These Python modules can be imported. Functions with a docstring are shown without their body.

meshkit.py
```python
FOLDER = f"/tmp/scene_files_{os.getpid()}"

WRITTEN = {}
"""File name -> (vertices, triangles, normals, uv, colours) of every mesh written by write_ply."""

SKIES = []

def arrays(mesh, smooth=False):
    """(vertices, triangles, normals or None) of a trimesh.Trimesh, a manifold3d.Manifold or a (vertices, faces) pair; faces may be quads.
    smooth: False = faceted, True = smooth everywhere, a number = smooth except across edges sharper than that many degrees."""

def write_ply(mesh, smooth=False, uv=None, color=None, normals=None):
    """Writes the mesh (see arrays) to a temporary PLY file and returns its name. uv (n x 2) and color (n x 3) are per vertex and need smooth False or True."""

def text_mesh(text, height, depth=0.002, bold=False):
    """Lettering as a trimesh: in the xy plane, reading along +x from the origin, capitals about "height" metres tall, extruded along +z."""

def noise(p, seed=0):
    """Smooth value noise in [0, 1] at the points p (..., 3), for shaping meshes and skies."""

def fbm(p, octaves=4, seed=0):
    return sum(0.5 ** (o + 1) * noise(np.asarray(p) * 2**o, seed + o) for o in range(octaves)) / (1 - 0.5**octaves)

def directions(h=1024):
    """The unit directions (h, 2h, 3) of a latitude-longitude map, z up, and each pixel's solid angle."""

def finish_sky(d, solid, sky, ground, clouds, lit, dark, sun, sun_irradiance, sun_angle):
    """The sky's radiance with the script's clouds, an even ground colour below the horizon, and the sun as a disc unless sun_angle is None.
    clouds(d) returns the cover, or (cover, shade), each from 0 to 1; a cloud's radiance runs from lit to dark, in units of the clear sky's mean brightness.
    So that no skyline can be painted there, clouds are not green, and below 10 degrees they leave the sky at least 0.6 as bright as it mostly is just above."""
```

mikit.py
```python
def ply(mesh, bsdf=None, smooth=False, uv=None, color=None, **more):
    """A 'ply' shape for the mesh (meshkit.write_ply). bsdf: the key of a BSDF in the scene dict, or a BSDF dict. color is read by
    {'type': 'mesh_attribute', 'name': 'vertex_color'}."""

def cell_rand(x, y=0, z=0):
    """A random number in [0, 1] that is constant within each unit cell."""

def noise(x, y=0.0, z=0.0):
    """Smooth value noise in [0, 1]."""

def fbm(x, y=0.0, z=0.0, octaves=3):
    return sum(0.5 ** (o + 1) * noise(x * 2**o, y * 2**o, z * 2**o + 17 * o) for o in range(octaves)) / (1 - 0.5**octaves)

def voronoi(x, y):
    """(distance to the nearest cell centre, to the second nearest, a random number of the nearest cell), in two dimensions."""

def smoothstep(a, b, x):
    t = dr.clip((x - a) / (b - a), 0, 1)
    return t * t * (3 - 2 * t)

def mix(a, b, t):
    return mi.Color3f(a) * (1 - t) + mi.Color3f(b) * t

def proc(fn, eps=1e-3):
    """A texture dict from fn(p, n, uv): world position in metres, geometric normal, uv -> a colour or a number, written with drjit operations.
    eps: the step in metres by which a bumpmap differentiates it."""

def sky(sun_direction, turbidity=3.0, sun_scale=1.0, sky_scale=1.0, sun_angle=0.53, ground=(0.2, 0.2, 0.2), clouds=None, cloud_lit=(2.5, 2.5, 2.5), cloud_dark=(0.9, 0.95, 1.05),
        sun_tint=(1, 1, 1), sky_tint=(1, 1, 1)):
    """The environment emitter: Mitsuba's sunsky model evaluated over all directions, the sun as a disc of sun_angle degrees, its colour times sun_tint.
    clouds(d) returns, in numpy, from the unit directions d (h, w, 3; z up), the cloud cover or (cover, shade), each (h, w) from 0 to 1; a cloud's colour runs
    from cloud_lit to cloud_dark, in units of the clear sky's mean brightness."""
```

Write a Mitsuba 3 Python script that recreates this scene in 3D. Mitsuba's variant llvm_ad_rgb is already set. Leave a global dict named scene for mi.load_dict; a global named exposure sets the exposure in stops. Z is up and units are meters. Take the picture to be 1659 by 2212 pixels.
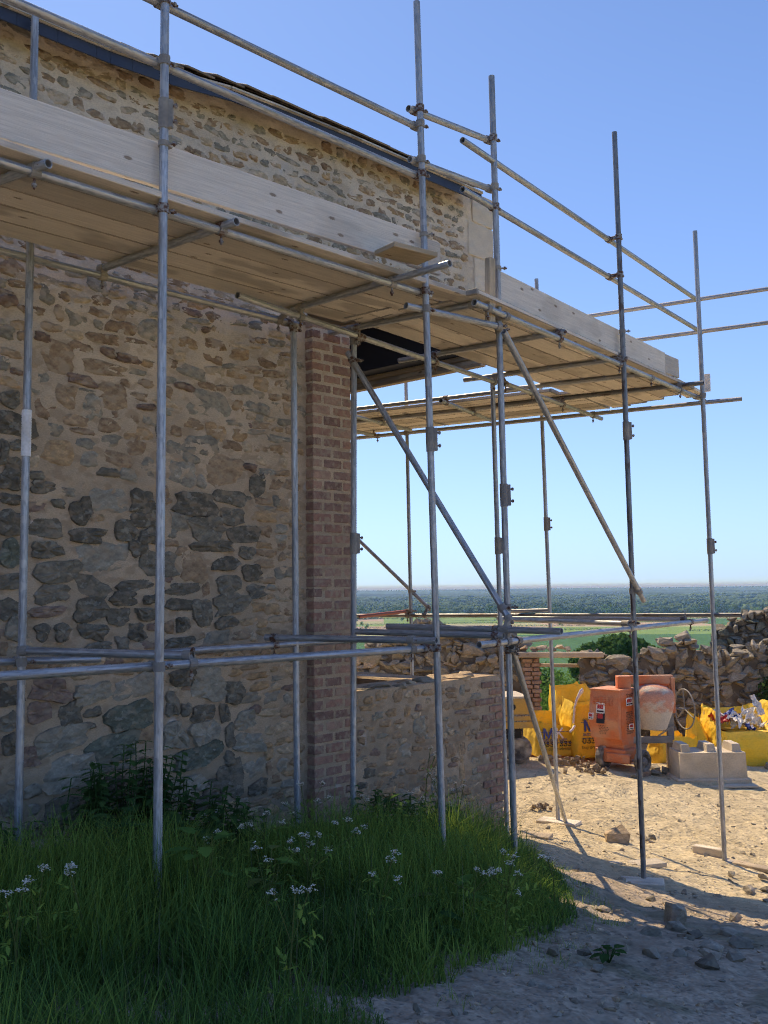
import math, numpy as np, trimesh, mitsuba as mi, drjit as dr, mikit, meshkit
from scipy.interpolate import RBFInterpolator
from scipy.spatial import ConvexHull
from mikit import ply, proc, noise, fbm, voronoi, cell_rand, smoothstep, mix
T = mi.ScalarTransform4f
rng = np.random.default_rng(11)
scene, labels = {}, {}
PI = math.pi

# ---------------------------------------------------------------- camera, sky, exposure
# x runs along the barn's front wall, y into the barn, z up; the photographer stands at the origin.
YAW = math.atan(2050.5 / 2150)                       # from the wall's direction to the line of sight
PITCH, ROLL = math.atan(162 / 2150), 0.011
F0, R0, UP = np.array([math.cos(YAW), math.sin(YAW), 0]), np.array([math.sin(YAW), -math.cos(YAW), 0]), np.array([0, 0, 1.0])
FW = F0 * math.cos(PITCH) + UP * math.sin(PITCH)
CU = -F0 * math.sin(PITCH) + UP * math.cos(PITCH)
CU = CU * math.cos(ROLL) + R0 * math.sin(ROLL)
EYE = np.array([0, 0, 1.6])
scene['camera'] = {'type': 'perspective', 'fov': 2 * math.degrees(math.atan(829.5 / 2150)), 'fov_axis': 'x', 'near_clip': 0.1, 'far_clip': 60000.0,
                   'to_world': T().look_at(origin=EYE.tolist(), target=(EYE + FW).tolist(), up=CU.tolist()), 'medium': {'type': 'ref', 'id': 'air'}}
SUN_EL, SUN_AZ = math.radians(52), math.radians(70.0)
scene['daylight'] = mikit.sky([math.cos(SUN_AZ) * math.cos(SUN_EL), math.sin(SUN_AZ) * math.cos(SUN_EL), math.sin(SUN_EL)], turbidity=2.2, sun_scale=0.80, sun_tint=(1.0, 0.95, 0.83), sky_tint=(.86, .885, 1.06))
exposure = 2.3
scene['air'] = {'type': 'homogeneous', 'albedo': {'type': 'rgb', 'value': [0.90, 0.94, 0.97]}, 'sigma_t': {'type': 'rgb', 'value': [2.8e-5, 4.6e-5, 8.2e-5]}}
scene['haze'] = {'type': 'cube', 'to_world': T().translate([0, 0, -36.0]).scale([15500, 15500, 46.0]), 'bsdf': {'type': 'null'}, 'interior': {'type': 'ref', 'id': 'air'}}
labels['haze'] = {'label': 'pale blue summer haze over the far plain', 'category': 'haze', 'kind': 'stuff'}

# ---------------------------------------------------------------- bookkeeping
def key_of(name):
    k, i = name, 0
    while k in scene or k in labels:
        i += 1; k = f'{name}_{i:03d}'
    return k
def thing(name, label, cat, group=None, kind=None):
    k = key_of(name)
    labels[k] = {'label': label, 'category': cat}
    if group: labels[k]['group'] = group
    if kind: labels[k]['kind'] = kind
    return k
_id = [0]
def nid():
    _id[0] += 1
    return _id[0]
def put(name, m, bsdf, smooth=False, parent=None, label=None, kind=None, **more):
    """One mesh (v, f, uv or None) as one entry: a part of its parent, else a thing of its own."""
    k = key_of(f'{parent}__{name}' if parent else name)
    v, f, uv = m
    scene[k] = ply((v, f), bsdf, smooth, uv=uv)
    if label or kind or more:
        labels[k] = {a: b for a, b in dict(label=label, kind=kind, **more).items() if b}
    return k
def solo(name, m, bsdf, label, cat, smooth=False, group=None, kind=None):
    k = key_of(name)
    v, f, uv = m
    scene[k] = ply((v, f), bsdf, smooth, uv=uv)
    labels[k] = {a: b for a, b in dict(label=label, category=cat, group=group, kind=kind).items() if b}
    return k
def code(a, b, kind=0, i=None):
    """uv that carries metres along the surface, a number for the piece and its kind (read back in the materials)."""
    i = nid() if i is None else i
    return np.stack([10.0 * i + 5 + np.clip(a, -4.9, 4.9), 10.0 * kind + 5 + np.clip(b, -4.9, 4.9)], 1)
def join(ms):
    vs, fs, us, n = [], [], [], 0
    for v, f, u in ms:
        vs.append(v); fs.append(np.asarray(f) + n); us.append(u); n += len(v)
    return np.vstack(vs), np.vstack(fs), (None if any(u is None for u in us) else np.vstack(us))
def quads(q): q = np.asarray(q); return np.vstack([q[:, [0, 1, 2]], q[:, [0, 2, 3]]])
def unit(v): v = np.asarray(v, float); return v / (np.linalg.norm(v) + 1e-12)
def perp(d):
    a = unit(np.cross(d, [0, 0, 1.0] if abs(d[2]) < 0.9 else [1.0, 0, 0]))
    return a, np.cross(d, a)
BOXF = np.array([[0, 2, 3, 1], [4, 5, 7, 6], [0, 1, 5, 4], [2, 6, 7, 3], [0, 4, 6, 2], [1, 3, 7, 5]])
def box(c, h, ax=None, kind=0, i=None, taper=1.0, ch=0.0, seam_shade=None):
    """A box of half sizes h round c with the axes ax (rows). Faces have their own corners; ch cuts the edges."""
    ax = np.eye(3) if ax is None else np.asarray(ax, float)
    i = nid() if i is None else i
    h = np.asarray(h, float)
    if ch > 0:
        pts = [np.array(s) * (h - ch * (1 - np.eye(3)[k])) for s in np.array(np.meshgrid([-1, 1], [-1, 1], [-1, 1])).T.reshape(-1, 3) for k in range(3)]
        hull = ConvexHull(np.array(pts)); P = np.array(pts); vs, fs, us, ks = [], [], [], []
        for t, eq in zip(hull.simplices, hull.equations):
            q = P[t]
            if np.dot(np.cross(q[1] - q[0], q[2] - q[0]), eq[:3]) < 0: q = q[::-1]
            m = np.argmax(abs(eq[:3])); o = [k for k in range(3) if k != m]
            if m == 0: o = [1, 2]
            fs.append([len(vs), len(vs) + 1, len(vs) + 2]); vs += list(q); us += [[p[o[0]], p[o[1]]] for p in q]; ks += [kind if seam_shade is None or max(abs(eq[:3])) > .95 else seam_shade] * 3
        vs, us = np.array(vs), np.array(us)
        return vs @ ax + c, np.array(fs), code(us[:, 0], us[:, 1], np.array(ks), i)
    s = np.array([[x, y, z] for x in (-1, 1) for y in (-1, 1) for z in (-1, 1)], float)
    P = s * h
    P[s[:, 2] > 0, :2] *= taper
    vs, us = [], []
    for q, o in zip(BOXF, [(2, 1), (2, 1), (0, 2), (0, 2), (0, 1), (0, 1)]):
        for k in q: vs.append(P[k]); us.append([P[k][1] if o == (2, 1) else P[k][o[0]], P[k][2] if o == (2, 1) else P[k][o[1]]])
    us = np.array(us)
    v, f = np.array(vs), quads(np.arange(24).reshape(6, 4))
    n = np.cross(v[f[:, 1]] - v[f[:, 0]], v[f[:, 2]] - v[f[:, 0]])
    flip = (n * v[f].mean(1)).sum(1) < 0
    f[flip] = f[flip][:, ::-1]
    return v @ ax + c, f, code(us[:, 0], us[:, 1], kind, i)
def beam(p, q, w, t, up=(0, 0, 1.0), kind=0, ch=0.003, seam_shade=None):
    """A squared timber or plate from p to q: w across, t along up."""
    p, q = np.asarray(p, float), np.asarray(q, float)
    d = unit(q - p); s = unit(np.cross(up, d)); u = np.cross(d, s)
    return box((p + q) / 2, [np.linalg.norm(q - p) / 2, w / 2, t / 2], [d, s, u], kind, ch=ch, seam_shade=seam_shade)
def tube(p, q, r=0.02415, wall=0.004, n=14, kind=0, i=None):
    """A hollow tube with open ends."""
    p, q = np.asarray(p, float), np.asarray(q, float)
    L = np.linalg.norm(q - p); d = (q - p) / L; a, b = perp(d)
    th = np.linspace(0, 2 * PI, n + 1)
    ring = lambda rr, c: c + rr * (np.cos(th)[:, None] * a + np.sin(th)[:, None] * b)
    i = nid() if i is None else i
    m, N = [], n + 1
    def strip(A, B, ua, ub, va, vb):
        k = np.arange(n)
        m.append((np.vstack([A, B]), quads(np.stack([k, k + 1, k + 1 + N, k + N], 1)), code(np.r_[np.full(N, ua), np.full(N, ub)], np.r_[va, vb], kind, i)))
    strip(ring(r, p), ring(r, q), -L / 2, L / 2, th * r, th * r)
    if wall:
        ri = r - wall
        for c, e, s in ((p, -L / 2, 1), (q, L / 2, -1)):
            A, B, D = ring(r, c), ring(ri, c), ring(ri, c + d * 0.15 * s)
            strip(*((B, A) if s > 0 else (A, B)), e, e + .004, th * r, th * ri)
            strip(*((D, B) if s > 0 else (B, D)), e, e + .004, th * ri, th * ri)
            cap = np.vstack([D[:-1], [c + d * 0.15 * s]]); k = np.arange(n)
            m.append((cap, np.stack([k, (k + 1) % n, k * 0 + n], 1), code(np.full(n + 1, e), np.linspace(0, .01, n + 1), 3, i)))
    return join(m)
def lathe(p, q, prof, n=20, kind=0):
    """A turned shape round the axis p-q: prof = (position along, radius) pairs."""
    p, q = np.asarray(p, float), np.asarray(q, float)
    d = unit(q - p); a, b = perp(d); th = np.linspace(0, 2 * PI, n + 1)
    prof = np.asarray(prof, float); i = nid()
    V = np.array([p + d * s + r * (np.cos(t) * a + np.sin(t) * b) for s, r in prof for t in th])
    U = np.array([[s, t * .3] for s, r in prof for t in th])
    F = [[k * (n + 1) + j, k * (n + 1) + j + 1, (k + 1) * (n + 1) + j + 1, (k + 1) * (n + 1) + j] for k in range(len(prof) - 1) for j in range(n)]
    return V, quads(F), code(U[:, 0], U[:, 1], kind, i)
def rock(c, s, r, n=13, kind=0, yaw=None, i=None):
    """An angular stone: the hull of jittered points on a rounded box."""
    P = r.normal(size=(n, 3)); P /= np.abs(P).max(1, keepdims=True) ** 0.55 * np.linalg.norm(P, axis=1, keepdims=True) ** 0.45
    P *= r.uniform(.86, 1.06, (n, 1)); P *= np.asarray(s)
    hull = ConvexHull(P); F = hull.simplices.copy()
    N = np.cross(P[F[:, 1]] - P[F[:, 0]], P[F[:, 2]] - P[F[:, 0]])
    fl = (N * hull.equations[:, :3]).sum(1) < 0; F[fl] = F[fl][:, ::-1]
    y = r.uniform(0, 2 * PI) if yaw is None else yaw
    U = code(P[:, 0] + .5 * P[:, 1], P[:, 2] + .5 * P[:, 1], kind, i)
    R = np.array([[math.cos(y), math.sin(y), 0], [-math.sin(y), math.cos(y), 0], [0, 0, 1]])
    return P @ R + c, F, U

# ---------------------------------------------------------------- materials
def sel(k, table):
    c = mi.Color3f(table[0])
    for j, t in enumerate(table[1:], 1): c = dr.select((k > j - .5) & (k < j + .5), mi.Color3f(t), c)
    return c
def dec(uv):
    i, k = dr.floor(uv.x / 10), dr.floor(uv.y / 10)
    return i, k, uv.x - 10 * i - 5, uv.y - 10 * k - 5
STONE_A = [(.40, .305, .195), (.265, .18, .11), (.25, .225, .17), (.125, .11, .082), (.215, .15, .115), (.36, .24, .13), (.60, .51, .385), (.24, .215, .165), (.125, .135, .10)]
STONE_B = [(.49, .385, .255), (.35, .25, .155), (.33, .295, .225), (.195, .172, .128), (.26, .185, .14), (.43, .30, .17), (.66, .57, .44), (.32, .285, .22), (.18, .185, .14)]
def stone_fn(p, n, uv):
    i, k, a, b = dec(uv)
    r = cell_rand(i, 3.0, 1.0)
    c = mix(sel(k, STONE_A), sel(k, STONE_B), r)
    f = fbm(p.x * 13 + i * 3.1, p.y * 13, p.z * 17, octaves=4)
    g = noise(p.x * 110, p.y * 110, p.z * 110)
    m2 = fbm(p.x * 34 + i, p.y * 34, p.z * 44, octaves=3)
    c = dr.select((k > 5.5) & (k < 6.5), c * (.86 + .2 * f) * (.92 + .16 * g), c * (.62 + .70 * f) * (.55 + .9 * m2) * (.84 + .32 * g))
    lichen = smoothstep(.60, .72, fbm(p.x * 27 + 4 + i, p.y * 27, p.z * 27, octaves=3)) * dr.select((k > 1.5) & (k < 3.5) | (k > 7.5), .5, 0.0)
    c = mix(c, mi.Color3f(.33, .31, .25), lichen)
    smear = smoothstep(.50, .68, fbm(p.x * 19 + 9 + i, p.y * 19, p.z * 19, octaves=3)) * dr.select((k > 2.5) & (k < 3.5) | (k > 7.5), .25, .42) * dr.select((k > 5.5) & (k < 6.5), .15, 1.0)
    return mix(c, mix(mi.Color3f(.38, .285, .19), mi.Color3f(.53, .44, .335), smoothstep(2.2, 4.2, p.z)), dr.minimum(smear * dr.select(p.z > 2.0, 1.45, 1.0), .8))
def rough_bump(p, n, uv): return fbm(p.x * 38, p.y * 38, p.z * 38, octaves=4) * .016 + fbm(p.x * 9, p.y * 9, p.z * 9, octaves=2) * .02
def mortar_fn(p, n, uv):
    f, g = fbm(p.x * 3.2, p.y * 3.2, p.z * 3.2, octaves=4), noise(p.x * 140, p.y * 140, p.z * 140)
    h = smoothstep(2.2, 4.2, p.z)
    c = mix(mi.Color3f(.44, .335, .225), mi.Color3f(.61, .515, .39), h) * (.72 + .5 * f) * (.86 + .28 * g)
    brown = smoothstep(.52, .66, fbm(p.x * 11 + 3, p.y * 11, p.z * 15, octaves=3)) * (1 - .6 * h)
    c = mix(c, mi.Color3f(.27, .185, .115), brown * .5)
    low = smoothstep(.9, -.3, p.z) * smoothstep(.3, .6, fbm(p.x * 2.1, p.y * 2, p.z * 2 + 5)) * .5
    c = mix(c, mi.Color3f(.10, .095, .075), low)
    white = smoothstep(.74, .82, fbm(p.x * 4 + 1.7, p.y * 4, p.z * 3 + 2, octaves=3))
    return mix(c, mi.Color3f(.55, .52, .47), white * .6)
def mortar_bump(p, n, uv): return fbm(p.x * 60, p.y * 60, p.z * 60, octaves=3) * .006 + fbm(p.x * 14, p.y * 14, p.z * 18, octaves=3) * .02
BRICK_A = [(.305, .172, .122), (.232, .142, .108), (.335, .21, .15)]
BRICK_B = [(.38, .23, .165), (.30, .188, .144), (.41, .275, .20)]
def brick_fn(p, n, uv):
    i, k, a, b = dec(uv)
    r = cell_rand(i, 5.0, 2.0)
    c = mix(sel(k, BRICK_A), sel(k, BRICK_B), r)
    f, g = fbm(p.x * 26 + i, p.y * 26, p.z * 26, octaves=3), noise(p.x * 170, p.y * 170, p.z * 170)
    c = c * (.6 + .7 * f) * (.85 + .3 * g)
    return mix(c, mi.Color3f(.38, .30, .215), smoothstep(.48, .70, fbm(p.x * 34, p.y * 34 + i, p.z * 20, octaves=3)) * .65)
def steel_fn(p, n, uv):
    i, k, a, b = dec(uv)
    r = cell_rand(i, 7.0)
    s = fbm(a * 2.2 + i, b * 80, 0.0, octaves=3); t = noise(a * 34 + i * 2, b * 160)
    c = mix(mi.Color3f(.24, .25, .26), mi.Color3f(.50, .51, .515), .3 * r + .7 * smoothstep(.25, .75, s)) * (.78 + .4 * t)
    rust = smoothstep(.60, .74, fbm(a * 7 + 3 * i, b * 26, 4.0, octaves=3)) * dr.select(k > .5, 1.0, .15)
    c = mix(c, mi.Color3f(.17, .095, .06), rust * .8)
    c = mix(c, mi.Color3f(.62, .58, .52), smoothstep(.66, .74, noise(a * 15 + i * 5, b * 40, 2.0)) * .3)
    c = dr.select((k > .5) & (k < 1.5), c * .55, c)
    c = dr.select((k > 1.5) & (k < 2.5), mix(mi.Color3f(.35, .055, .045), mi.Color3f(.30, .2, .17), s), c)
    return dr.select(k > 2.5, c * .12, c)
def steel_rough(p, n, uv):
    i, k, a, b = dec(uv)
    return .34 + .3 * fbm(a * 6 + i, b * 50, 0.0, octaves=2)
def rusty_fn(p, n, uv):
    f, g = fbm(p.x * 60, p.y * 60, p.z * 60, octaves=3), noise(p.x * 300, p.y * 300, p.z * 300)
    return mix(mi.Color3f(.11, .055, .035), mi.Color3f(.30, .29, .27), smoothstep(.35, .65, f)) * (.75 + .5 * g)
WOOD_A, WOOD_B = [(.50, .44, .36), (.54, .49, .42), (.36, .285, .19), (.52, .46, .36), (.27, .23, .185)], [(.65, .585, .495), (.68, .625, .545), (.48, .39, .27), (.62, .54, .42), (.34, .29, .235)]  # last tone: shade of the deck seams, put into colour
def wood_fn(p, n, uv):
    i, k, a, b = dec(uv)
    r = cell_rand(i, 9.0)
    w = b * 55 + 2.2 * noise(a * 1.3 + i, b * 6) + i
    g = fbm(a * 1.1 + i * 3, w, 0.0, octaves=3)
    fine = noise(a * 9 + i, b * 420, 3.0)
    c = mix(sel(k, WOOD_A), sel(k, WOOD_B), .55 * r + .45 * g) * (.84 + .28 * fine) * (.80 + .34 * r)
    d1, d2, wh = voronoi(a * 3.6 + r * 71, b * 9 + cell_rand(i, 4.0) * 53)
    knot = smoothstep(.13, .06, d1) * dr.select(wh > .72, 1.0, 0.0)
    c = mix(c, mi.Color3f(.15, .10, .06), knot * .75)
    stain = smoothstep(.56, .74, fbm(a * 2.3 + 7 * i, b * 5, 1.0, octaves=3))
    return mix(c, mi.Color3f(.19, .165, .14), stain * dr.select((k > .5) & (k < 1.5), .22, .45))
def soil_fn(p, n, uv):
    f = fbm(p.x * .9, p.y * .9, octaves=4); g = fbm(p.x * 9, p.y * 9, 2.0, octaves=3); h = noise(p.x * 70, p.y * 70, p.z * 70)
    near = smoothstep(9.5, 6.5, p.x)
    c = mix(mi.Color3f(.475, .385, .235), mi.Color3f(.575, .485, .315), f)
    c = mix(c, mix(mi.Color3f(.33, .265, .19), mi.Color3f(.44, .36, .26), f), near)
    c = c * (.66 + .55 * g) * (.82 + .36 * h)
    d1, d2, wh = voronoi(p.x * 26, p.y * 26)
    peb = smoothstep(.30, .2, d1) * dr.select(wh > .86, 1.0, 0.0)
    c = mix(c, mix(mi.Color3f(.45, .4, .33), mi.Color3f(.2, .17, .14), cell_rand(dr.floor(wh * 997))), peb * .8)
    green = smoothstep(.55, .7, fbm(p.x * 2.3 + 8, p.y * 2.3, octaves=3)) * smoothstep(8.0, 6.0, p.x) * smoothstep(4.6, 3.4, p.y) * .4
    return mix(c, mi.Color3f(.075, .09, .035), green)
def soil_bump(p, n, uv):
    d1, d2, wh = voronoi(p.x * 26, p.y * 26)
    return fbm(p.x * 16, p.y * 16, octaves=5) * .05 + smoothstep(.34, .1, d1) * dr.select(wh > .72, .012, 0.0)
CF, SF = math.cos(YAW), math.sin(YAW)
def land_fn(p, n, uv):
    d, l = p.x * CF + p.y * SF, p.x * SF - p.y * CF
    wob = (noise(d * .004, l * .004) - .5) * 60
    d2, l2 = d + wob + l * .06, l + wob * .5
    f, g = fbm(p.x * .02, p.y * .02, octaves=4), fbm(p.x * .3, p.y * .3, octaves=3)
    line = noise(l2 * .22 + d2 * .02, 1.0)
    wheat = mix(mi.Color3f(.045, .105, .035), mi.Color3f(.068, .14, .045), .5 * line + .5 * f)
    lush = mix(mi.Color3f(.12, .20, .05), mi.Color3f(.19, .25, .075), f)
    soil = mix(mi.Color3f(.30, .21, .14), mi.Color3f(.38, .29, .19), f)
    pale = mix(mi.Color3f(.26, .27, .12), mi.Color3f(.33, .31, .16), f)
    ci, cj = dr.floor(l2 / 310 + 40), dr.floor(d2 / 190 + 40)
    pick = cell_rand(ci, cj, 4.0)
    c = dr.select(pick < .36, lush, dr.select(pick < .55, wheat, dr.select(pick < .8, pale, soil)))
    c = dr.select(d2 < 1560, wheat, c)
    c = dr.select((d2 > 1560) & (d2 < 1850) & (l2 > 60), lush, c)
    c = dr.select((d2 > 1700) & (d2 < 1980) & (l2 < 240), soil, c)
    c = dr.select((d2 > 1500) & (d2 < 1700) & (l2 < 30), pale, c)
    c = dr.select(d < 480, mix(mi.Color3f(.10, .155, .045), mi.Color3f(.17, .22, .07), f), c)
    wood = mix(mi.Color3f(.018, .032, .014), mi.Color3f(.04, .06, .022), f)
    c = dr.select(d > 2750, wood, c)
    patch = fbm(p.x * .0011 + 3, p.y * .0011, octaves=3)
    c = dr.select(d > 4600, mix(mi.Color3f(.022, .038, .017), mi.Color3f(.055, .08, .032), smoothstep(.35, .65, patch)), c)
    return dr.select(d > 2750, c, c * (.8 + .4 * g))
def leaf_fn(p, n, uv):
    r, t = cell_rand(dr.floor(uv.x * 997), 2.0), cell_rand(dr.floor(uv.x * 997), 5.0)
    k = dr.floor(uv.y)
    A = sel(k, [(.09, .175, .042), (.045, .10, .032), (.15, .245, .048), (.045, .08, .03), (.12, .14, .075)])
    B = sel(k, [(.19, .315, .065), (.095, .17, .05), (.30, .41, .08), (.085, .14, .042), (.24, .25, .14)])
    c = mix(A, B, r)
    return mix(c, mi.Color3f(.17, .15, .06), dr.select((t > .94) & (k < .5), .6, 0.0))
def uni(r, g, b): return lambda p, n, uv: mi.Color3f(r, g, b)
def dusty(base, dust, amount=.5, sc=6.0):
    def fn(p, n, uv):
        f = fbm(p.x * sc, p.y * sc, p.z * sc, octaves=4); g = noise(p.x * 90, p.y * 90, p.z * 90)
        up = smoothstep(.2, 1.0, n.z) * .35
        return mix(mi.Color3f(base), mi.Color3f(dust), dr.minimum(smoothstep(.35, .8, f) * amount + up, 1.0)) * (.88 + .24 * g)
    return fn
def principled(name, fn, rough=.8, spec=.3, bump=None, scale=1.0, **kw):
    d = {'type': 'principled', 'base_color': proc(fn), 'roughness': proc(rough) if callable(rough) else rough, 'specular': spec, **kw}
    if bump: d = {'type': 'bumpmap', 'arbitrary': proc(bump, eps=.004), 'scale': scale, 'bsdf': d}
    scene[name] = {'type': 'twosided', 'bsdf': d}
principled('mat_stone', stone_fn, .9, .2, rough_bump)
principled('mat_mortar', mortar_fn, .95, .1, mortar_bump)
principled('mat_brick', brick_fn, .9, .2, lambda p, n, uv: fbm(p.x * 70, p.y * 70, p.z * 70, octaves=3) * .006)
principled('mat_steel', steel_fn, steel_rough, .5, metallic=.5)
principled('mat_rusty', rusty_fn, .7, .4, metallic=.3)
principled('mat_wood', wood_fn, .85, .2, lambda p, n, uv: noise((uv.x - 10 * dr.floor(uv.x / 10)) * 4, uv.y * 300) * .0012)
principled('mat_soil', soil_fn, .95, .1, soil_bump)
principled('mat_land', land_fn, .95, .05)
principled('mat_membrane', dusty((.028, .036, .06), (.06, .066, .085), .4, 3.0), .5, .4)
principled('mat_slate', dusty((.17, .135, .10), (.26, .21, .16), .7, 5.0), .7, .3)
principled('mat_yellow', dusty((.78, .50, .03), (.76, .56, .13), .45, 3.0), .6, .35, lambda p, n, uv: fbm(p.x * 15, p.y * 15, p.z * 7, octaves=3) * .04)
principled('mat_machine_yellow', dusty((.50, .29, .05), (.30, .22, .12), .8, 7.0), .6, .4)
principled('mat_orange', dusty((.56, .125, .03), (.52, .27, .17), .75, 5.0), .5, .4)
principled('mat_orange_dusty', dusty((.57, .165, .06), (.55, .32, .20), .8, 4.0), .65, .3)
def drum_fn(p, n, uv):
    i, k, a, b = dec(uv)
    f = fbm(p.x * 8, p.y * 8, p.z * 10, octaves=4)
    g = noise(p.x * 80, p.y * 80, p.z * 80)
    c = mix(mi.Color3f(.52, .27, .19), mi.Color3f(.52, .455, .37), smoothstep(.3, .62, f + smoothstep(.05, -.2, a) * .45 - .12))
    return c * (.8 + .4 * g)
principled('mat_drum', drum_fn, .85, .2, lambda p, n, uv: fbm(p.x * 40, p.y * 40, p.z * 40, octaves=3) * .01)
principled('mat_concrete', dusty((.44, .375, .275), (.58, .50, .38), .7, 5.0), .95, .15, lambda p, n, uv: fbm(p.x * 45, p.y * 45, p.z * 45, octaves=3) * .01)
principled('mat_rubber', dusty((.07, .065, .06), (.45, .40, .32), 1.0, 7.0), .9, .2)
principled('mat_mud', dusty((.20, .15, .10), (.34, .27, .19), .8, 9.0), .95, .1, rough_bump)
principled('mat_dark', uni(.012, .012, .014), .6, .3)
principled('mat_grey_metal', dusty((.20, .19, .175), (.36, .32, .26), .8, 6.0), .7, .4)
principled('mat_white', dusty((.72, .71, .69), (.5, .47, .42), .5, 9.0), .6, .3)
principled('mat_red', dusty((.42, .03, .03), (.4, .15, .13), .4, 9.0), .5, .4)
principled('mat_blue', dusty((.025, .055, .25), (.1, .13, .3), .4, 9.0), .5, .4)
principled('mat_ink', uni(.03, .03, .04), .7, .2)
principled('mat_bark', dusty((.09, .07, .05), (.17, .14, .10), .8, 9.0), .95, .1)
scene['mat_leaf'] = {'type': 'principledthin', 'base_color': proc(leaf_fn), 'roughness': .6, 'diff_trans': .7, 'spec_trans': 0.0, 'eta': 1.4}
scene['mat_petal'] = {'type': 'principledthin', 'base_color': {'type': 'rgb', 'value': [.86, .81, .68]}, 'roughness': .7, 'diff_trans': .6, 'spec_trans': 0.0, 'eta': 1.4}
def far_fn(p, n, uv):
    f = noise(p.x * .008, p.y * .008, 0.0); g = noise(p.x * .05, p.y * .05, p.z * .1)
    return mix(mi.Color3f(.032, .055, .022), mi.Color3f(.10, .145, .05), f) * (.7 + .6 * g)
principled('mat_far_wood', far_fn, .95, .05)
principled('mat_core', dusty((.13, .11, .085), (.22, .19, .145), .8, 9.0), .95, .1, rough_bump)

# ---------------------------------------------------------------- ground and land
GP = np.array([(0,0,0),(-3,0,0),(2,3,-.02),(3,4.5,-.08),(2.8,5.67,.05),(1,6,.1),(5.26,4.5,-.36),(6.07,4.5,-.46),(4.98,5.67,-.22),(5.56,5.67,-.3),(8.02,6.03,-.87),(8.2,4.66,-1.06),(10.2,4.84,-1.32),(10.38,7.03,-1.29),(13.3,7.5,-1.2),(13.7,9.5,-1.15),(16.5,7.3,-1.3),(3.9,1.7,-.14),(5.5,2.37,-.42),(6.6,4.0,-.68),(10,0,-1.2),(7,0,-.6),(14,2,-1.4),(20,12,-1.3),(20,20,-1.3),(12,20,-1.2),(4,-2,-.05),(0,-5,0),(10,-5,-1),(8.2,9,-1.0),(7.9,7,-.85),(4,6,-.05),(-6,7,.1),(22,0,-1.5)], float)
RB = RBFInterpolator(GP[:, :2], GP[:, 2], kernel='thin_plate_spline', smoothing=.02)
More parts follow.
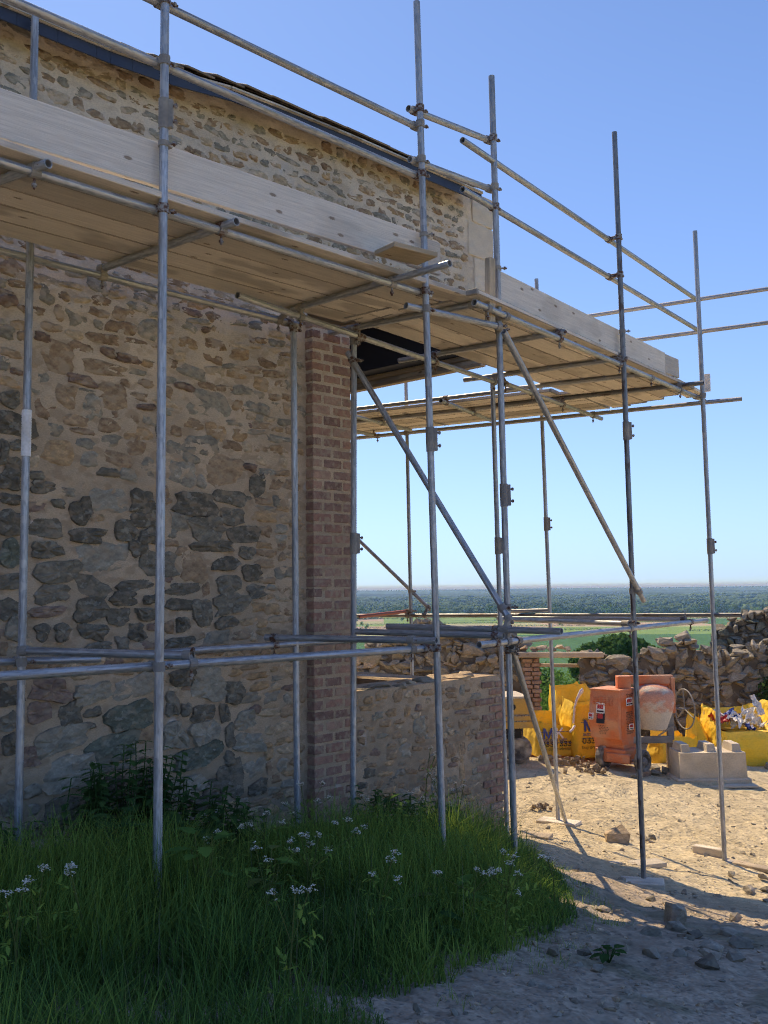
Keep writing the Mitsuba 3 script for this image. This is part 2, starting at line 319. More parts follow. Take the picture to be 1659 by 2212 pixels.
def gz(x, y):
    x, y = np.broadcast_arrays(np.asarray(x, float), np.asarray(y, float))
    return np.clip(RB(np.stack([x.ravel(), y.ravel()], 1)).reshape(x.shape), -2.2, .5)
def height(x, y):
    r = np.hypot(x, y)
    near = np.where(r < 26, 1, 0)
    z = np.full(x.shape, -1.3)
    m = r < 26
    z[m] = gz(x[m], y[m])
    P = np.stack([x, y, 0 * x], -1)
    rough = (meshkit.fbm(P * 1.6, 3, 3) - .5) * .08 + (meshkit.fbm(P * 6.0, 3, 5) - .5) * .036 + (meshkit.fbm(P * 19.0, 2, 8) - .5) * .022
    ruts = 1.3 * np.clip(meshkit.noise(np.stack([x * .5 + y * 1.6, y * .35 - x * .3, 0 * x], -1) * 1.7, 9) - .45, 0, .4) * .10 * np.clip((x - 8.5) / 2, 0, 1)
    t = np.clip((r - 19) / 5, 0, 1)
    z = z * (1 - t) + -1.3 * t + (rough - ruts) * np.where(r < 26, 1, 0)
    s = np.clip(r - 21, 0, None)
    hill = 74 * (1 - np.exp(-(s * .30 / 74) ** 1.25))
    far = np.clip((r - 9000) / 4200, 0, 1)
    roll_ = meshkit.fbm(P / 2600.0, 3, 21)
    return z - hill + far ** 1.3 * (2 + 34 * roll_) + np.clip((r - 4600) / 900, 0, 1) * 12 + np.clip(r / 900 - .5, 0, 1) * (meshkit.fbm(P / 420.0, 2, 4) - .5) * 3
AZ = math.degrees(YAW)
ANG = np.radians(np.unique(np.round(np.r_[AZ + np.arange(-180, -30, 3.0), AZ + np.arange(-30, 30, .28), AZ + np.arange(30, 180.1, 3.0)], 4)))
def sheet(radii):
    r, a = np.meshgrid(radii, ANG, indexing='ij')
    x, y = r * np.cos(a), r * np.sin(a)
    n, m = r.shape
    k = (np.arange(n - 1)[:, None] * m + np.arange(m - 1)).ravel()
    return np.stack([x, y, height(x, y)], -1).reshape(-1, 3), quads(np.stack([k, k + m, k + m + 1, k + 1], 1)), None
RG = np.geomspace(.6, 24, 430)
solo('ground', sheet(RG), 'mat_soil', 'bare dusty building site ground, sandy in the sun and grey in the shade', 'ground', smooth=True, kind='structure')
solo('fields', sheet(np.r_[RG[-1], np.geomspace(25, 14000, 300)]), 'mat_land', 'green fields and wooded plain falling away to the horizon', 'fields', smooth=True, kind='structure')

# ---------------------------------------------------------------- the barn
WY = 5.95                                            # the front wall's face
barn = thing('stone_barn', 'rubble stone barn with a brick pier and a tiled roof, wrapped in scaffolding', 'barn')
X1, X0, PX0, PX1 = 7.86, -3.0, 5.34, 5.762
def relief(x, z, amp): return meshkit.fbm(np.stack([x, z, 0 * x], -1) * 3.1, 3, 6) * amp
def wall_face(x0, x1, z0, z1, y, step=.04, amp=.022):
    nx, nz = max(2, int((x1 - x0) / step)), max(2, int((z1 - z0) / step))
    x, z = np.meshgrid(np.linspace(x0, x1, nx), np.linspace(z0, z1, nz), indexing='ij')
    fine = (meshkit.fbm(np.stack([x, z, 0 * x], -1) * 11, 4, 16) - .5) * .022
    v = np.stack([x, y + .012 - relief(x, z, amp) - fine, z], -1).reshape(-1, 3)
    k = (np.arange(nx - 1)[:, None] * nz + np.arange(nz - 1)).ravel()
    return v, quads(np.stack([k, k + nz, k + nz + 1, k + 1], 1)), None
def front_y(x, z, amp): return WY + .012 - relief(np.array([x]), np.array([z]), amp)[0]
EAVE0, EAVE1 = 5.23, 5.50
main_wall = put('wall', join([wall_face(X0, 2.30, -.6, 5.30, WY, .06), wall_face(2.30, PX0 + .02, -.6, 5.38, WY, .014), box(np.array([(X0 + PX0) / 2, WY + .32, 2.3]), [(PX0 - X0) / 2 - .01, .26, 2.9])[:2] + (None,)]), 'mat_mortar', True, barn)
put('upper_wall', join([wall_face(PX0 + .02, X1, 4.12, EAVE1 - .035, WY, .014), box(np.array([(PX0 + X1) / 2 + .01, WY + .30, (4.08 + EAVE1) / 2]), [(X1 - PX0) / 2 - .012, .24, (EAVE1 - 4.16) / 2 - .02])[:2] + (None,)]), 'mat_mortar', True, barn)
low_wall = put('low_wall', join([wall_face(PX1 - .04, X1, -1.2, .735, WY, .014), box(np.array([(PX1 + X1) / 2, WY + .23, -.25]), [(X1 - PX1) / 2 - .004, .215, .985])[:2] + (None,)]), 'mat_mortar', True, barn, label='low rubble wall closing the foot of the open bay')

def wall_stone(x, z, w, h, ang, kind, prot, amp=.022, n=16, r=rng):
    """A stone bedded in the wall face: ragged outline, broken edge, front standing prot proud."""
    th = np.arange(n) * 2 * PI / n + r.uniform(0, 6)
    pw = r.uniform(2.4, 7.0); f = r.uniform(0, 6, 4)
    rad = (np.abs(np.cos(th)) ** pw + np.abs(np.sin(th)) ** pw) ** (-1 / pw)
    rad = rad * (1 + .10 * np.sin(2 * th + f[0]) + .09 * np.sin(3 * th + f[1]) + .06 * np.sin(5 * th + f[2]) + r.normal(0, .07, n))
    ca, sa = math.cos(math.radians(ang)), math.sin(math.radians(ang))
    tilt = r.normal(0, .35, 2)
    def ringp(s, y, jit=0.0):
        a, b = rad * np.cos(th) * w / 2 * s, rad * np.sin(th) * h / 2 * s
        return np.stack([x + a * ca - b * sa, y - max(prot, .004) * (tilt[0] * a / w + tilt[1] * b / h) * 1.2 + r.normal(0, 1, n) * jit, z + a * sa + b * ca], 1)
    y0 = front_y(x, z, amp)
    w, h = w * 1.10, h * 1.14
    V = np.vstack([ringp(1.0, y0 + .018), ringp(.94, y0 - prot * .75, .0012 + prot * .2), ringp(.5, y0 - prot, .0012 + prot * .2), [[x, y0 - prot * r.uniform(.9, 1.15), z]]])
    k = np.arange(n); q = (k + 1) % n
    F = np.vstack([quads(np.stack([k, q, q + n, k + n], 1)), quads(np.stack([k + n, q + n, q + 2 * n, k + 2 * n], 1)), np.stack([k + 2 * n, q + 2 * n, k * 0 + 3 * n], 1)])
    return V, F, code(V[:, 0] - x + .5 * (V[:, 1] - y0), V[:, 2] - z + .5 * (V[:, 1] - y0), kind)
STONES = [(np.float64(3.09),np.float64(3.52),np.float64(0.11),np.float64(0.1),-12,7),(np.float64(3.45),np.float64(3.66),np.float64(0.15),np.float64(0.1),-12,7),(np.float64(2.84),np.float64(3.64),np.float64(0.16),np.float64(0.1),-13,1),(np.float64(2.82),np.float64(3.42),np.float64(0.12),np.float64(0.07),14,4),(np.float64(3.12),np.float64(3.31),np.float64(0.14),np.float64(0.06),-1,1),(np.float64(3.18),np.float64(3.42),np.float64(0.08),np.float64(0.09),-11,2),(np.float64(3.3),np.float64(3.43),np.float64(0.13),np.float64(0.12),19,7),(np.float64(3.46),np.float64(3.47),np.float64(0.13),np.float64(0.06),-7,1),(np.float64(3.65),np.float64(3.5),np.float64(0.17),np.float64(0.08),-2,1),(np.float64(3.77),np.float64(3.57),np.float64(0.15),np.float64(0.06),-2,7),(np.float64(3.46),np.float64(3.39),np.float64(0.07),np.float64(0.05),-11,2),(np.float64(3.64),np.float64(3.4),np.float64(0.22),np.float64(0.08),-1,1),(np.float64(3.85),np.float64(3.43),np.float64(0.15),np.float64(0.13),-2,7),(np.float64(3.06),np.float64(3.23),np.float64(0.11),np.float64(0.05),-5,4),(np.float64(3.34),np.float64(3.21),np.float64(0.19),np.float64(0.08),-5,1),(np.float64(3.5),np.float64(3.3),np.float64(0.23),np.float64(0.07),4,1),(np.float64(3.77),np.float64(3.31),np.float64(0.23),np.float64(0.05),-5,1),(np.float64(3.17),np.float64(3.12),np.float64(0.23),np.float64(0.18),-9,2),(np.float64(3.69),np.float64(3.19),np.float64(0.18),np.float64(0.06),0,4),(np.float64(3.53),np.float64(3.21),np.float64(0.09),np.float64(0.05),-9,4),(np.float64(3.51),np.float64(3.1),np.float64(0.33),np.float64(0.08),-2,1),(np.float64(3.77),np.float64(3.11),np.float64(0.13),np.float64(0.04),0,7),(np.float64(3.86),np.float64(3.18),np.float64(0.13),np.float64(0.05),-9,5),(np.float64(3.34),np.float64(2.99),np.float64(0.2),np.float64(0.06),-4,4),(np.float64(3.67),np.float64(3.02),np.float64(0.07),np.float64(0.05),-8,1),(np.float64(3.84),np.float64(3.04),np.float64(0.12),np.float64(0.06),1,2),(np.float64(3.04),np.float64(2.93),np.float64(0.12),np.float64(0.14),-8,2),(np.float64(2.89),np.float64(2.98),np.float64(0.08),np.float64(0.04),-9,4),(np.float64(2.81),np.float64(3.02),np.float64(0.06),np.float64(0.08),-9,2),(np.float64(2.85),np.float64(3.09),np.float64(0.13),np.float64(0.05),-4,1),(np.float64(3.23),np.float64(2.87),np.float64(0.13),np.float64(0.14),-8,1),(np.float64(3.38),np.float64(2.92),np.float64(0.12),np.float64(0.03),-3,7),(np.float64(3.58),np.float64(2.92),np.float64(0.23),np.float64(0.17),11,1),(np.float64(3.78),np.float64(2.94),np.float64(0.14),np.float64(0.05),-3,1),(np.float64(3.42),np.float64(2.82),np.float64(0.14),np.float64(0.15),7,7),(np.float64(3.09),np.float64(2.76),np.float64(0.14),np.float64(0.11),-7,2),(np.float64(2.85),np.float64(2.8),np.float64(0.13),np.float64(0.09),2,3),(np.float64(3.84),np.float64(2.87),np.float64(0.14),np.float64(0.04),6,4),(np.float64(3.3),np.float64(2.72),np.float64(0.18),np.float64(0.07),-2,1),(np.float64(3.54),np.float64(2.71),np.float64(0.15),np.float64(0.1),12,1),(np.float64(3.87),np.float64(2.78),np.float64(0.11),np.float64(0.06),-7,7),(np.float64(3.78),np.float64(2.68),np.float64(0.2),np.float64(0.09),3,5),(np.float64(3.16),np.float64(2.64),np.float64(0.11),np.float64(0.07),-6,2),(np.float64(3.36),np.float64(2.65),np.float64(0.17),np.float64(0.04),-2,1),(np.float64(3.38),np.float64(2.57),np.float64(0.12),np.float64(0.07),-6,2),(np.float64(3.56),np.float64(2.61),np.float64(0.15),np.float64(0.07),8,7),(np.float64(3.77),np.float64(2.59),np.float64(0.15),np.float64(0.11),17,1),(np.float64(3.19),np.float64(2.49),np.float64(0.2),np.float64(0.16),-5,5),(np.float64(3.41),np.float64(2.47),np.float64(0.12),np.float64(0.1),-5,7),(np.float64(3.62),np.float64(2.49),np.float64(0.22),np.float64(0.09),-5,2),(np.float64(3.87),np.float64(2.44),np.float64(0.12),np.float64(0.14),-4,7),(np.float64(3.55),np.float64(2.39),np.float64(0.14),np.float64(0.06),-4,3),(np.float64(3.7),np.float64(2.39),np.float64(0.13),np.float64(0.09),-4,2),(np.float64(2.89),np.float64(2.64),np.float64(0.25),np.float64(0.14),-6,3),(np.float64(2.93),np.float64(2.51),np.float64(0.17),np.float64(0.06),-5,3),(np.float64(2.81),np.float64(2.46),np.float64(0.06),np.float64(0.13),-5,3),(np.float64(2.88),np.float64(2.39),np.float64(0.13),np.float64(0.08),-5,3),(np.float64(2.85),np.float64(2.29),np.float64(0.14),np.float64(0.11),-4,3),(np.float64(3.03),np.float64(2.33),np.float64(0.11),np.float64(0.06),-4,3),(np.float64(3.08),np.float64(2.26),np.float64(0.17),np.float64(0.07),1,3),(np.float64(3.25),np.float64(2.24),np.float64(0.11),np.float64(0.05),-4,7),(np.float64(4.16),np.float64(2.43),np.float64(0.2),np.float64(0.16),-4,7),(np.float64(4.52),np.float64(2.48),np.float64(0.34),np.float64(0.21),-4,1),(np.float64(4.22),np.float64(2.54),np.float64(0.16),np.float64(0.07),-5,2),(np.float64(4.31),np.float64(2.65),np.float64(0.3),np.float64(0.14),3,2),(np.float64(4.07),np.float64(2.6),np.float64(0.11),np.float64(0.12),-5,7),(np.float64(4.39),np.float64(2.96),np.float64(0.32),np.float64(0.18),-7,2),(np.float64(4.24),np.float64(2.8),np.float64(0.18),np.float64(0.07),-2,2),(np.float64(4.45),np.float64(2.77),np.float64(0.18),np.float64(0.12),-6,5),(np.float64(4.16),np.float64(3.06),np.float64(0.16),np.float64(0.05),-8,4),(np.float64(4.23),np.float64(3.18),np.float64(0.22),np.float64(0.09),-9,7),(np.float64(4.19),np.float64(3.39),np.float64(0.16),np.float64(0.07),-1,5),(np.float64(4.2),np.float64(3.51),np.float64(0.13),np.float64(0.06),-10,2),(np.float64(4.45),np.float64(3.42),np.float64(0.2),np.float64(0.08),-1,1),(np.float64(4.34),np.float64(3.51),np.float64(0.06),np.float64(0.04),-10,4),(np.float64(4.42),np.float64(3.31),np.float64(0.15),np.float64(0.06),-9,1),(np.float64(4.37),np.float64(3.1),np.float64(0.14),np.float64(0.05),-8,1),(np.float64(4.09),np.float64(2.73),np.float64(0.09),np.float64(0.07),-6,1),(np.float64(4.76),np.float64(2.52),np.float64(0.1),np.float64(0.05),-5,4),(np.float64(4.65),np.float64(2.98),np.float64(0.1),np.float64(0.08),-7,5),(np.float64(4.84),np.float64(2.99),np.float64(0.23),np.float64(0.08),-7,7),(np.float64(4.84),np.float64(3.09),np.float64(0.12),np.float64(0.05),-8,7),(np.float64(4.67),np.float64(2.76),np.float64(0.13),np.float64(0.08),-6,5),(np.float64(4.63),np.float64(3.22),np.float64(0.17),np.float64(0.05),-8,5),(np.float64(4.88),np.float64(3.18),np.float64(0.18),np.float64(0.09),-8,5),(np.float64(4.93),np.float64(3.35),np.float64(0.18),np.float64(0.07),-9,1),(np.float64(4.83),np.float64(2.39),np.float64(0.15),np.float64(0.17),-4,3),(np.float64(3.55),np.float64(2.2),np.float64(0.28),np.float64(0.15),-3,7),(np.float64(2.87),np.float64(2.17),np.float64(0.14),np.float64(0.07),-3,3),(np.float64(3.19),np.float64(2.16),np.float64(0.09),np.float64(0.06),-3,3),(np.float64(3.35),np.float64(2.12),np.float64(0.16),np.float64(0.16),16,3),(np.float64(3.82),np.float64(2.2),np.float64(0.17),np.float64(0.16),-12,3),(np.float64(3.85),np.float64(2.08),np.float64(0.23),np.float64(0.1),-2,3),(np.float64(4.26),np.float64(2.21),np.float64(0.36),np.float64(0.15),1,3),(np.float64(4.59),np.float64(2.28),np.float64(0.31),np.float64(0.1),-7,3),(np.float64(4.59),np.float64(2.14),np.float64(0.23),np.float64(0.11),-2,3),(np.float64(4.37),np.float64(2.04),np.float64(0.31),np.float64(0.17),6,3),(np.float64(4.7),np.float64(2.01),np.float64(0.3),np.float64(0.13),-2,3),(np.float64(2.88),np.float64(2.02),np.float64(0.19),np.float64(0.15),-2,3),(np.float64(3.1),np.float64(2.0),np.float64(0.21),np.float64(0.12),-2,3),(np.float64(2.87),np.float64(1.83),np.float64(0.14),np.float64(0.16),-1,8),(np.float64(3.11),np.float64(1.86),np.float64(0.2),np.float64(0.1),8,3),(np.float64(3.4),np.float64(1.96),np.float64(0.23),np.float64(0.09),-6,3),(np.float64(3.69),np.float64(2.0),np.float64(0.17),np.float64(0.14),-2,3),(np.float64(3.54),np.float64(1.82),np.float64(0.46),np.float64(0.17),6,2),(np.float64(3.78),np.float64(1.89),np.float64(0.13),np.float64(0.11),16,3),(np.float64(4.13),np.float64(2.08),np.float64(0.16),np.float64(0.1),-2,7),(np.float64(3.89),np.float64(1.97),np.float64(0.19),np.float64(0.1),-2,3),(np.float64(3.95),np.float64(1.78),np.float64(0.27),np.float64(0.17),-1,3),(np.float64(4.25),np.float64(1.76),np.float64(0.22),np.float64(0.2),0,2),(np.float64(4.4),np.float64(1.91),np.float64(0.34),np.float64(0.07),5,3),(np.float64(4.73),np.float64(1.87),np.float64(0.15),np.float64(0.09),-13,3),(np.float64(4.53),np.float64(1.79),np.float64(0.21),np.float64(0.11),3,3),(np.float64(4.78),np.float64(1.72),np.float64(0.16),np.float64(0.13),12,3),(np.float64(4.14),np.float64(1.87),np.float64(0.09),np.float64(0.06),-1,1),(np.float64(3.19),np.float64(1.72),np.float64(0.3),np.float64(0.14),4,3),(np.float64(2.86),np.float64(1.66),np.float64(0.15),np.float64(0.09),0,3),(np.float64(3.44),np.float64(1.62),np.float64(0.23),np.float64(0.13),-18,3),(np.float64(3.15),np.float64(1.58),np.float64(0.24),np.float64(0.11),5,3),(np.float64(3.77),np.float64(1.63),np.float64(0.28),np.float64(0.08),7,3),(np.float64(4.16),np.float64(1.6),np.float64(0.27),np.float64(0.08),1,3),(np.float64(4.56),np.float64(1.63),np.float64(0.22),np.float64(0.12),8,3),(np.float64(4.82),np.float64(1.58),np.float64(0.17),np.float64(0.09),1,3),(np.float64(4.58),np.float64(1.49),np.float64(0.35),np.float64(0.14),13,3),(np.float64(3.67),np.float64(1.54),np.float64(0.21),np.float64(0.09),5,3),(np.float64(3.87),np.float64(1.53),np.float64(0.09),np.float64(0.06),1,3),(np.float64(4.36),np.float64(1.59),np.float64(0.06),np.float64(0.1),1,1),(np.float64(2.87),np.float64(1.49),np.float64(0.15),np.float64(0.11),1,3),(np.float64(3.12),np.float64(1.47),np.float64(0.23),np.float64(0.06),1,4),(np.float64(3.43),np.float64(1.47),np.float64(0.26),np.float64(0.13),6,3),(np.float64(3.64),np.float64(1.42),np.float64(0.15),np.float64(0.11),2,3),(np.float64(3.86),np.float64(1.43),np.float64(0.16),np.float64(0.08),2,3),(np.float64(4.13),np.float64(1.49),np.float64(0.21),np.float64(0.08),1,3),(np.float64(4.32),np.float64(1.43),np.float64(0.15),np.float64(0.18),2,3),(np.float64(4.53),np.float64(1.35),np.float64(0.18),np.float64(0.08),2,3),(np.float64(4.15),np.float64(1.35),np.float64(0.11),np.float64(0.09),2,3),(np.float64(3.09),np.float64(1.34),np.float64(0.1),np.float64(0.1),2,3),(np.float64(3.23),np.float64(1.33),np.float64(0.11),np.float64(0.1),2,3),(np.float64(3.44),np.float64(1.33),np.float64(0.17),np.float64(0.1),-11,3),(np.float64(3.78),np.float64(1.31),np.float64(0.12),np.float64(0.12),2,3),(np.float64(2.92),np.float64(1.37),np.float64(0.14),np.float64(0.14),2,2),(np.float64(4.45),np.float64(1.24),np.float64(0.21),np.float64(0.1),3,7),(np.float64(4.13),np.float64(1.22),np.float64(0.23),np.float64(0.07),3,3),(np.float64(4.29),np.float64(1.26),np.float64(0.1),np.float64(0.05),2,1),(np.float64(3.49),np.float64(1.23),np.float64(0.2),np.float64(0.05),3,3),(np.float64(3.67),np.float64(1.24),np.float64(0.09),np.float64(0.08),3,3),(np.float64(2.88),np.float64(0.96),np.float64(0.14),np.float64(0.13),5,3),(np.float64(3.14),np.float64(0.97),np.float64(0.25),np.float64(0.13),-5,4),(np.float64(3.44),np.float64(0.93),np.float64(0.25),np.float64(0.12),9,2),(np.float64(3.77),np.float64(0.94),np.float64(0.31),np.float64(0.13),13,7),(np.float64(4.15),np.float64(0.98),np.float64(0.21),np.float64(0.11),-4,3),(np.float64(4.38),np.float64(0.91),np.float64(0.29),np.float64(0.23),-4,2),(np.float64(4.6),np.float64(0.84),np.float64(0.18),np.float64(0.16),5,3),(np.float64(4.07),np.float64(0.8),np.float64(0.11),np.float64(0.15),5,3),(np.float64(3.07),np.float64(0.84),np.float64(0.17),np.float64(0.11),6,4),(np.float64(3.29),np.float64(0.81),np.float64(0.15),np.float64(0.13),6,3),(np.float64(3.45),np.float64(0.8),np.float64(0.11),np.float64(0.06),6,3),(np.float64(3.41),np.float64(0.72),np.float64(0.1),np.float64(0.04),6,3),(np.float64(3.73),np.float64(0.75),np.float64(0.33),np.float64(0.18),6,8),(np.float64(4.18),np.float64(0.75),np.float64(0.08),np.float64(0.08),5,3),(np.float64(4.33),np.float64(0.71),np.float64(0.22),np.float64(0.11),6,3),(np.float64(4.52),np.float64(0.69),np.float64(0.08),np.float64(0.13),6,3),(np.float64(2.88),np.float64(0.8),np.float64(0.12),np.float64(0.1),6,3),(np.float64(3.21),np.float64(0.65),np.float64(0.39),np.float64(0.14),11,2),(np.float64(2.88),np.float64(0.66),np.float64(0.09),np.float64(0.11),7,3),(np.float64(3.62),np.float64(0.55),np.float64(0.34),np.float64(0.2),7,8),(np.float64(3.85),np.float64(0.62),np.float64(0.12),np.float64(0.13),-21,1),(np.float64(4.09),np.float64(0.58),np.float64(0.19),np.float64(0.17),6,2),(np.float64(4.35),np.float64(0.57),np.float64(0.25),np.float64(0.14),6,2),(np.float64(4.57),np.float64(0.52),np.float64(0.08),np.float64(0.14),7,3),(np.float64(4.74),np.float64(0.45),np.float64(0.27),np.float64(0.13),-1,2),(np.float64(4.71),np.float64(0.62),np.float64(0.19),np.float64(0.12),6,2),(np.float64(4.29),np.float64(0.41),np.float64(0.37),np.float64(0.14),7,8),(np.float64(4.56),np.float64(0.36),np.float64(0.09),np.float64(0.1),7,3),(np.float64(4.81),np.float64(0.69),np.float64(0.1),np.float64(0.06),5,4),(np.float64(4.74),np.float64(0.78),np.float64(0.24),np.float64(0.07),5,7),(np.float64(4.86),np.float64(0.86),np.float64(0.18),np.float64(0.06),5,5),(np.float64(4.82),np.float64(0.94),np.float64(0.21),np.float64(0.05),4,5),(np.float64(4.76),np.float64(1.01),np.float64(0.17),np.float64(0.04),4,1),(np.float64(4.74),np.float64(1.35),np.float64(0.14),np.float64(0.05),2,5),(np.float64(4.91),np.float64(1.27),np.float64(0.15),np.float64(0.06),2,5),(np.float64(4.84),np.float64(1.46),np.float64(0.13),np.float64(0.06),1,5),(np.float64(4.92),np.float64(1.54),np.float64(0.15),np.float64(0.05),1,1),(np.float64(4.92),np.float64(1.66),np.float64(0.17),np.float64(0.05),0,1),(np.float64(4.91),np.float64(1.79),np.float64(0.2),np.float64(0.06),-1,1),(np.float64(4.92),np.float64(1.87),np.float64(0.2),np.float64(0.05),-1,1),(np.float64(4.91),np.float64(1.93),np.float64(0.15),np.float64(0.05),-1,5),(np.float64(4.92),np.float64(2.04),np.float64(0.12),np.float64(0.08),-2,1),(np.float64(4.91),np.float64(2.15),np.float64(0.22),np.float64(0.09),-2,5),(np.float64(4.89),np.float64(2.27),np.float64(0.17),np.float64(0.05),-3,1),(np.float64(3.29),np.float64(0.43),np.float64(0.35),np.float64(0.21),8,2),(np.float64(3.0),np.float64(0.57),np.float64(0.13),np.float64(0.11),7,4),(np.float64(3.04),np.float64(0.36),np.float64(0.11),np.float64(0.07),9,2),(np.float64(2.89),np.float64(0.3),np.float64(0.11),np.float64(0.15),9,3),(np.float64(3.24),np.float64(0.2),np.float64(0.25),np.float64(0.15),9,3),(np.float64(4.21),np.float64(0.21),np.float64(0.25),np.float64(0.14),9,2),(np.float64(4.4),np.float64(0.18),np.float64(0.16),np.float64(0.09),9,3),(np.float64(4.58),np.float64(0.21),np.float64(0.2),np.float64(0.26),8,3),(np.float64(4.83),np.float64(0.11),np.float64(0.16),np.float64(0.11),9,3),(np.float64(4.81),np.float64(0.26),np.float64(0.19),np.float64(0.12),8,7),(np.float64(4.36),np.float64(0.08),np.float64(0.23),np.float64(0.09),9,3),(np.float64(3.56),np.float64(0.27),np.float64(0.25),np.float64(0.16),9,3),(np.float64(3.57),np.float64(0.11),np.float64(0.25),np.float64(0.12),10,3),(np.float64(3.87),np.float64(0.26),np.float64(0.21),np.float64(0.18),9,3),(np.float64(3.87),np.float64(0.08),np.float64(0.2),np.float64(0.13),10,3),(np.float64(3.0),np.float64(0.12),np.float64(0.16),np.float64(0.1),10,3)]
LOWST = [(np.float64(6.18),np.float64(0.68),np.float64(0.15),np.float64(0.07),0,5),(np.float64(6.02),np.float64(0.59),np.float64(0.16),np.float64(0.05),0,5),(np.float64(6.13),np.float64(0.51),np.float64(0.14),np.float64(0.06),0,2),(np.float64(6.39),np.float64(0.66),np.float64(0.11),np.float64(0.11),0,1),(np.float64(6.31),np.float64(0.52),np.float64(0.11),np.float64(0.06),0,5),(np.float64(6.5),np.float64(0.52),np.float64(0.09),np.float64(0.09),0,5),(np.float64(6.67),np.float64(0.36),np.float64(0.16),np.float64(0.15),0,2),(np.float64(6.54),np.float64(0.35),np.float64(0.05),np.float64(0.06),0,5),(np.float64(6.23),np.float64(0.44),np.float64(0.12),np.float64(0.06),0,1),(np.float64(6.4),np.float64(0.44),np.float64(0.13),np.float64(0.04),0,1),(np.float64(6.66),np.float64(0.53),np.float64(0.09),np.float64(0.06),0,4),(np.float64(7.03),np.float64(0.51),np.float64(0.12),np.float64(0.07),0,1),(np.float64(7.22),np.float64(0.5),np.float64(0.19),np.float64(0.08),0,1),(np.float64(7.27),np.float64(0.63),np.float64(0.07),np.float64(0.11),0,2),(np.float64(7.11),np.float64(0.6),np.float64(0.14),np.float64(0.05),0,1),(np.float64(7.34),np.float64(0.63),np.float64(0.1),np.float64(0.03),0,1),(np.float64(7.29),np.float64(0.43),np.float64(0.22),np.float64(0.04),0,4),(np.float64(7.42),np.float64(0.37),np.float64(0.15),np.float64(0.05),0,1),(np.float64(7.26),np.float64(0.33),np.float64(0.12),np.float64(0.08),0,1),(np.float64(6.89),np.float64(0.46),np.float64(0.16),np.float64(0.04),0,5),(np.float64(6.86),np.float64(0.42),np.float64(0.21),np.float64(0.06),0,1),(np.float64(6.48),np.float64(0.18),np.float64(0.15),np.float64(0.11),0,2),(np.float64(6.1),np.float64(0.21),np.float64(0.12),np.float64(0.06),0,4),(np.float64(6.31),np.float64(0.16),np.float64(0.13),np.float64(0.06),0,1),(np.float64(5.93),np.float64(0.39),np.float64(0.08),np.float64(0.04),0,4),(np.float64(7.62),np.float64(0.28),np.float64(0.23),np.float64(0.11),0,1),(np.float64(7.08),np.float64(0.1),np.float64(0.12),np.float64(0.12),0,1),(np.float64(7.26),np.float64(0.11),np.float64(0.07),np.float64(0.11),0,1),(np.float64(7.46),np.float64(-0.08),np.float64(0.13),np.float64(0.15),0,2),(np.float64(7.24),np.float64(-0.08),np.float64(0.07),np.float64(0.33),0,5),(np.float64(6.02),np.float64(0.05),np.float64(0.16),np.float64(0.07),0,3),(np.float64(6.14),np.float64(-0.06),np.float64(0.12),np.float64(0.06),0,1),(np.float64(6.29),np.float64(-0.05),np.float64(0.12),np.float64(0.07),0,3),(np.float64(6.7),np.float64(0.06),np.float64(0.11),np.float64(0.04),0,1),(np.float64(6.54),np.float64(0.1),np.float64(0.09),np.float64(0.04),0,1),(np.float64(6.76),np.float64(-0.06),np.float64(0.13),np.float64(0.06),0,1),(np.float64(7.11),np.float64(-0.03),np.float64(0.12),np.float64(0.04),0,4),(np.float64(7.15),np.float64(-0.27),np.float64(0.17),np.float64(0.04),0,3),(np.float64(7.42),np.float64(-0.19),np.float64(0.22),np.float64(0.06),0,2),(np.float64(7.66),np.float64(-0.26),np.float64(0.1),np.float64(0.11),0,1),(np.float64(6.26),np.float64(-0.14),np.float64(0.17),np.float64(0.07),0,5),(np.float64(6.41),np.float64(-0.11),np.float64(0.11),np.float64(0.04),0,1),(np.float64(7.4),np.float64(-0.37),np.float64(0.2),np.float64(0.06),0,1),(np.float64(6.26),np.float64(-0.21),np.float64(0.1),np.float64(0.06),0,3),(np.float64(7.08),np.float64(-0.32),np.float64(0.12),np.float64(0.04),0,1),(np.float64(6.06),np.float64(0.11),np.float64(0.12),np.float64(0.03),0,1),(np.float64(6.31),np.float64(0.25),np.float64(0.1),np.float64(0.04),0,1),(np.float64(6.81),np.float64(0.26),np.float64(0.14),np.float64(0.04),0,7),(np.float64(5.94),np.float64(-0.04),np.float64(0.1),np.float64(0.05),0,3),(np.float64(7.1),np.float64(-0.16),np.float64(0.14),np.float64(0.06),0,2)]
STONES = [s if not (s[5] == 2 and s[1] > 1.65 and j % 3) else s[:5] + ((7, 1)[j % 2],) for j, s in enumerate(STONES)]
def fill(x0, x1, z0, z1, taken, hr, wr, kinds, r, gap=(.02, .05), skip=0.0):
    out, z = [], z0
    while z < z1 - .03:
        hh = r.uniform(*hr); x = x0 + r.uniform(0, .1)
        while x < x1:
            w, h = r.uniform(*wr), hh * r.uniform(.6, 1.0)
            cx, cz = x + w / 2, z + hh / 2 + r.normal(0, .012)
            if cx + w / 2 < x1 and r.uniform() > skip and all(abs(cx - t[0]) > (w + t[2]) / 2 * .93 + .008 or abs(cz - t[1]) > (h + t[3]) / 2 * .93 + .006 for t in taken):
                s = (cx, cz, w, h, r.normal(0, 4), kinds[r.integers(len(kinds))]); out.append(s); x += w + r.uniform(*gap)
            else: x += .045
        z += hh + r.uniform(*gap) * .75
    return out
r1 = np.random.default_rng(5)
low_fill = fill(2.45, PX0 - .02, -.3, 3.75, STONES, (.05, .10), (.07, .20), [1, 1, 0, 0, 7, 7, 5, 1, 4], r1, gap=(.006, .028))
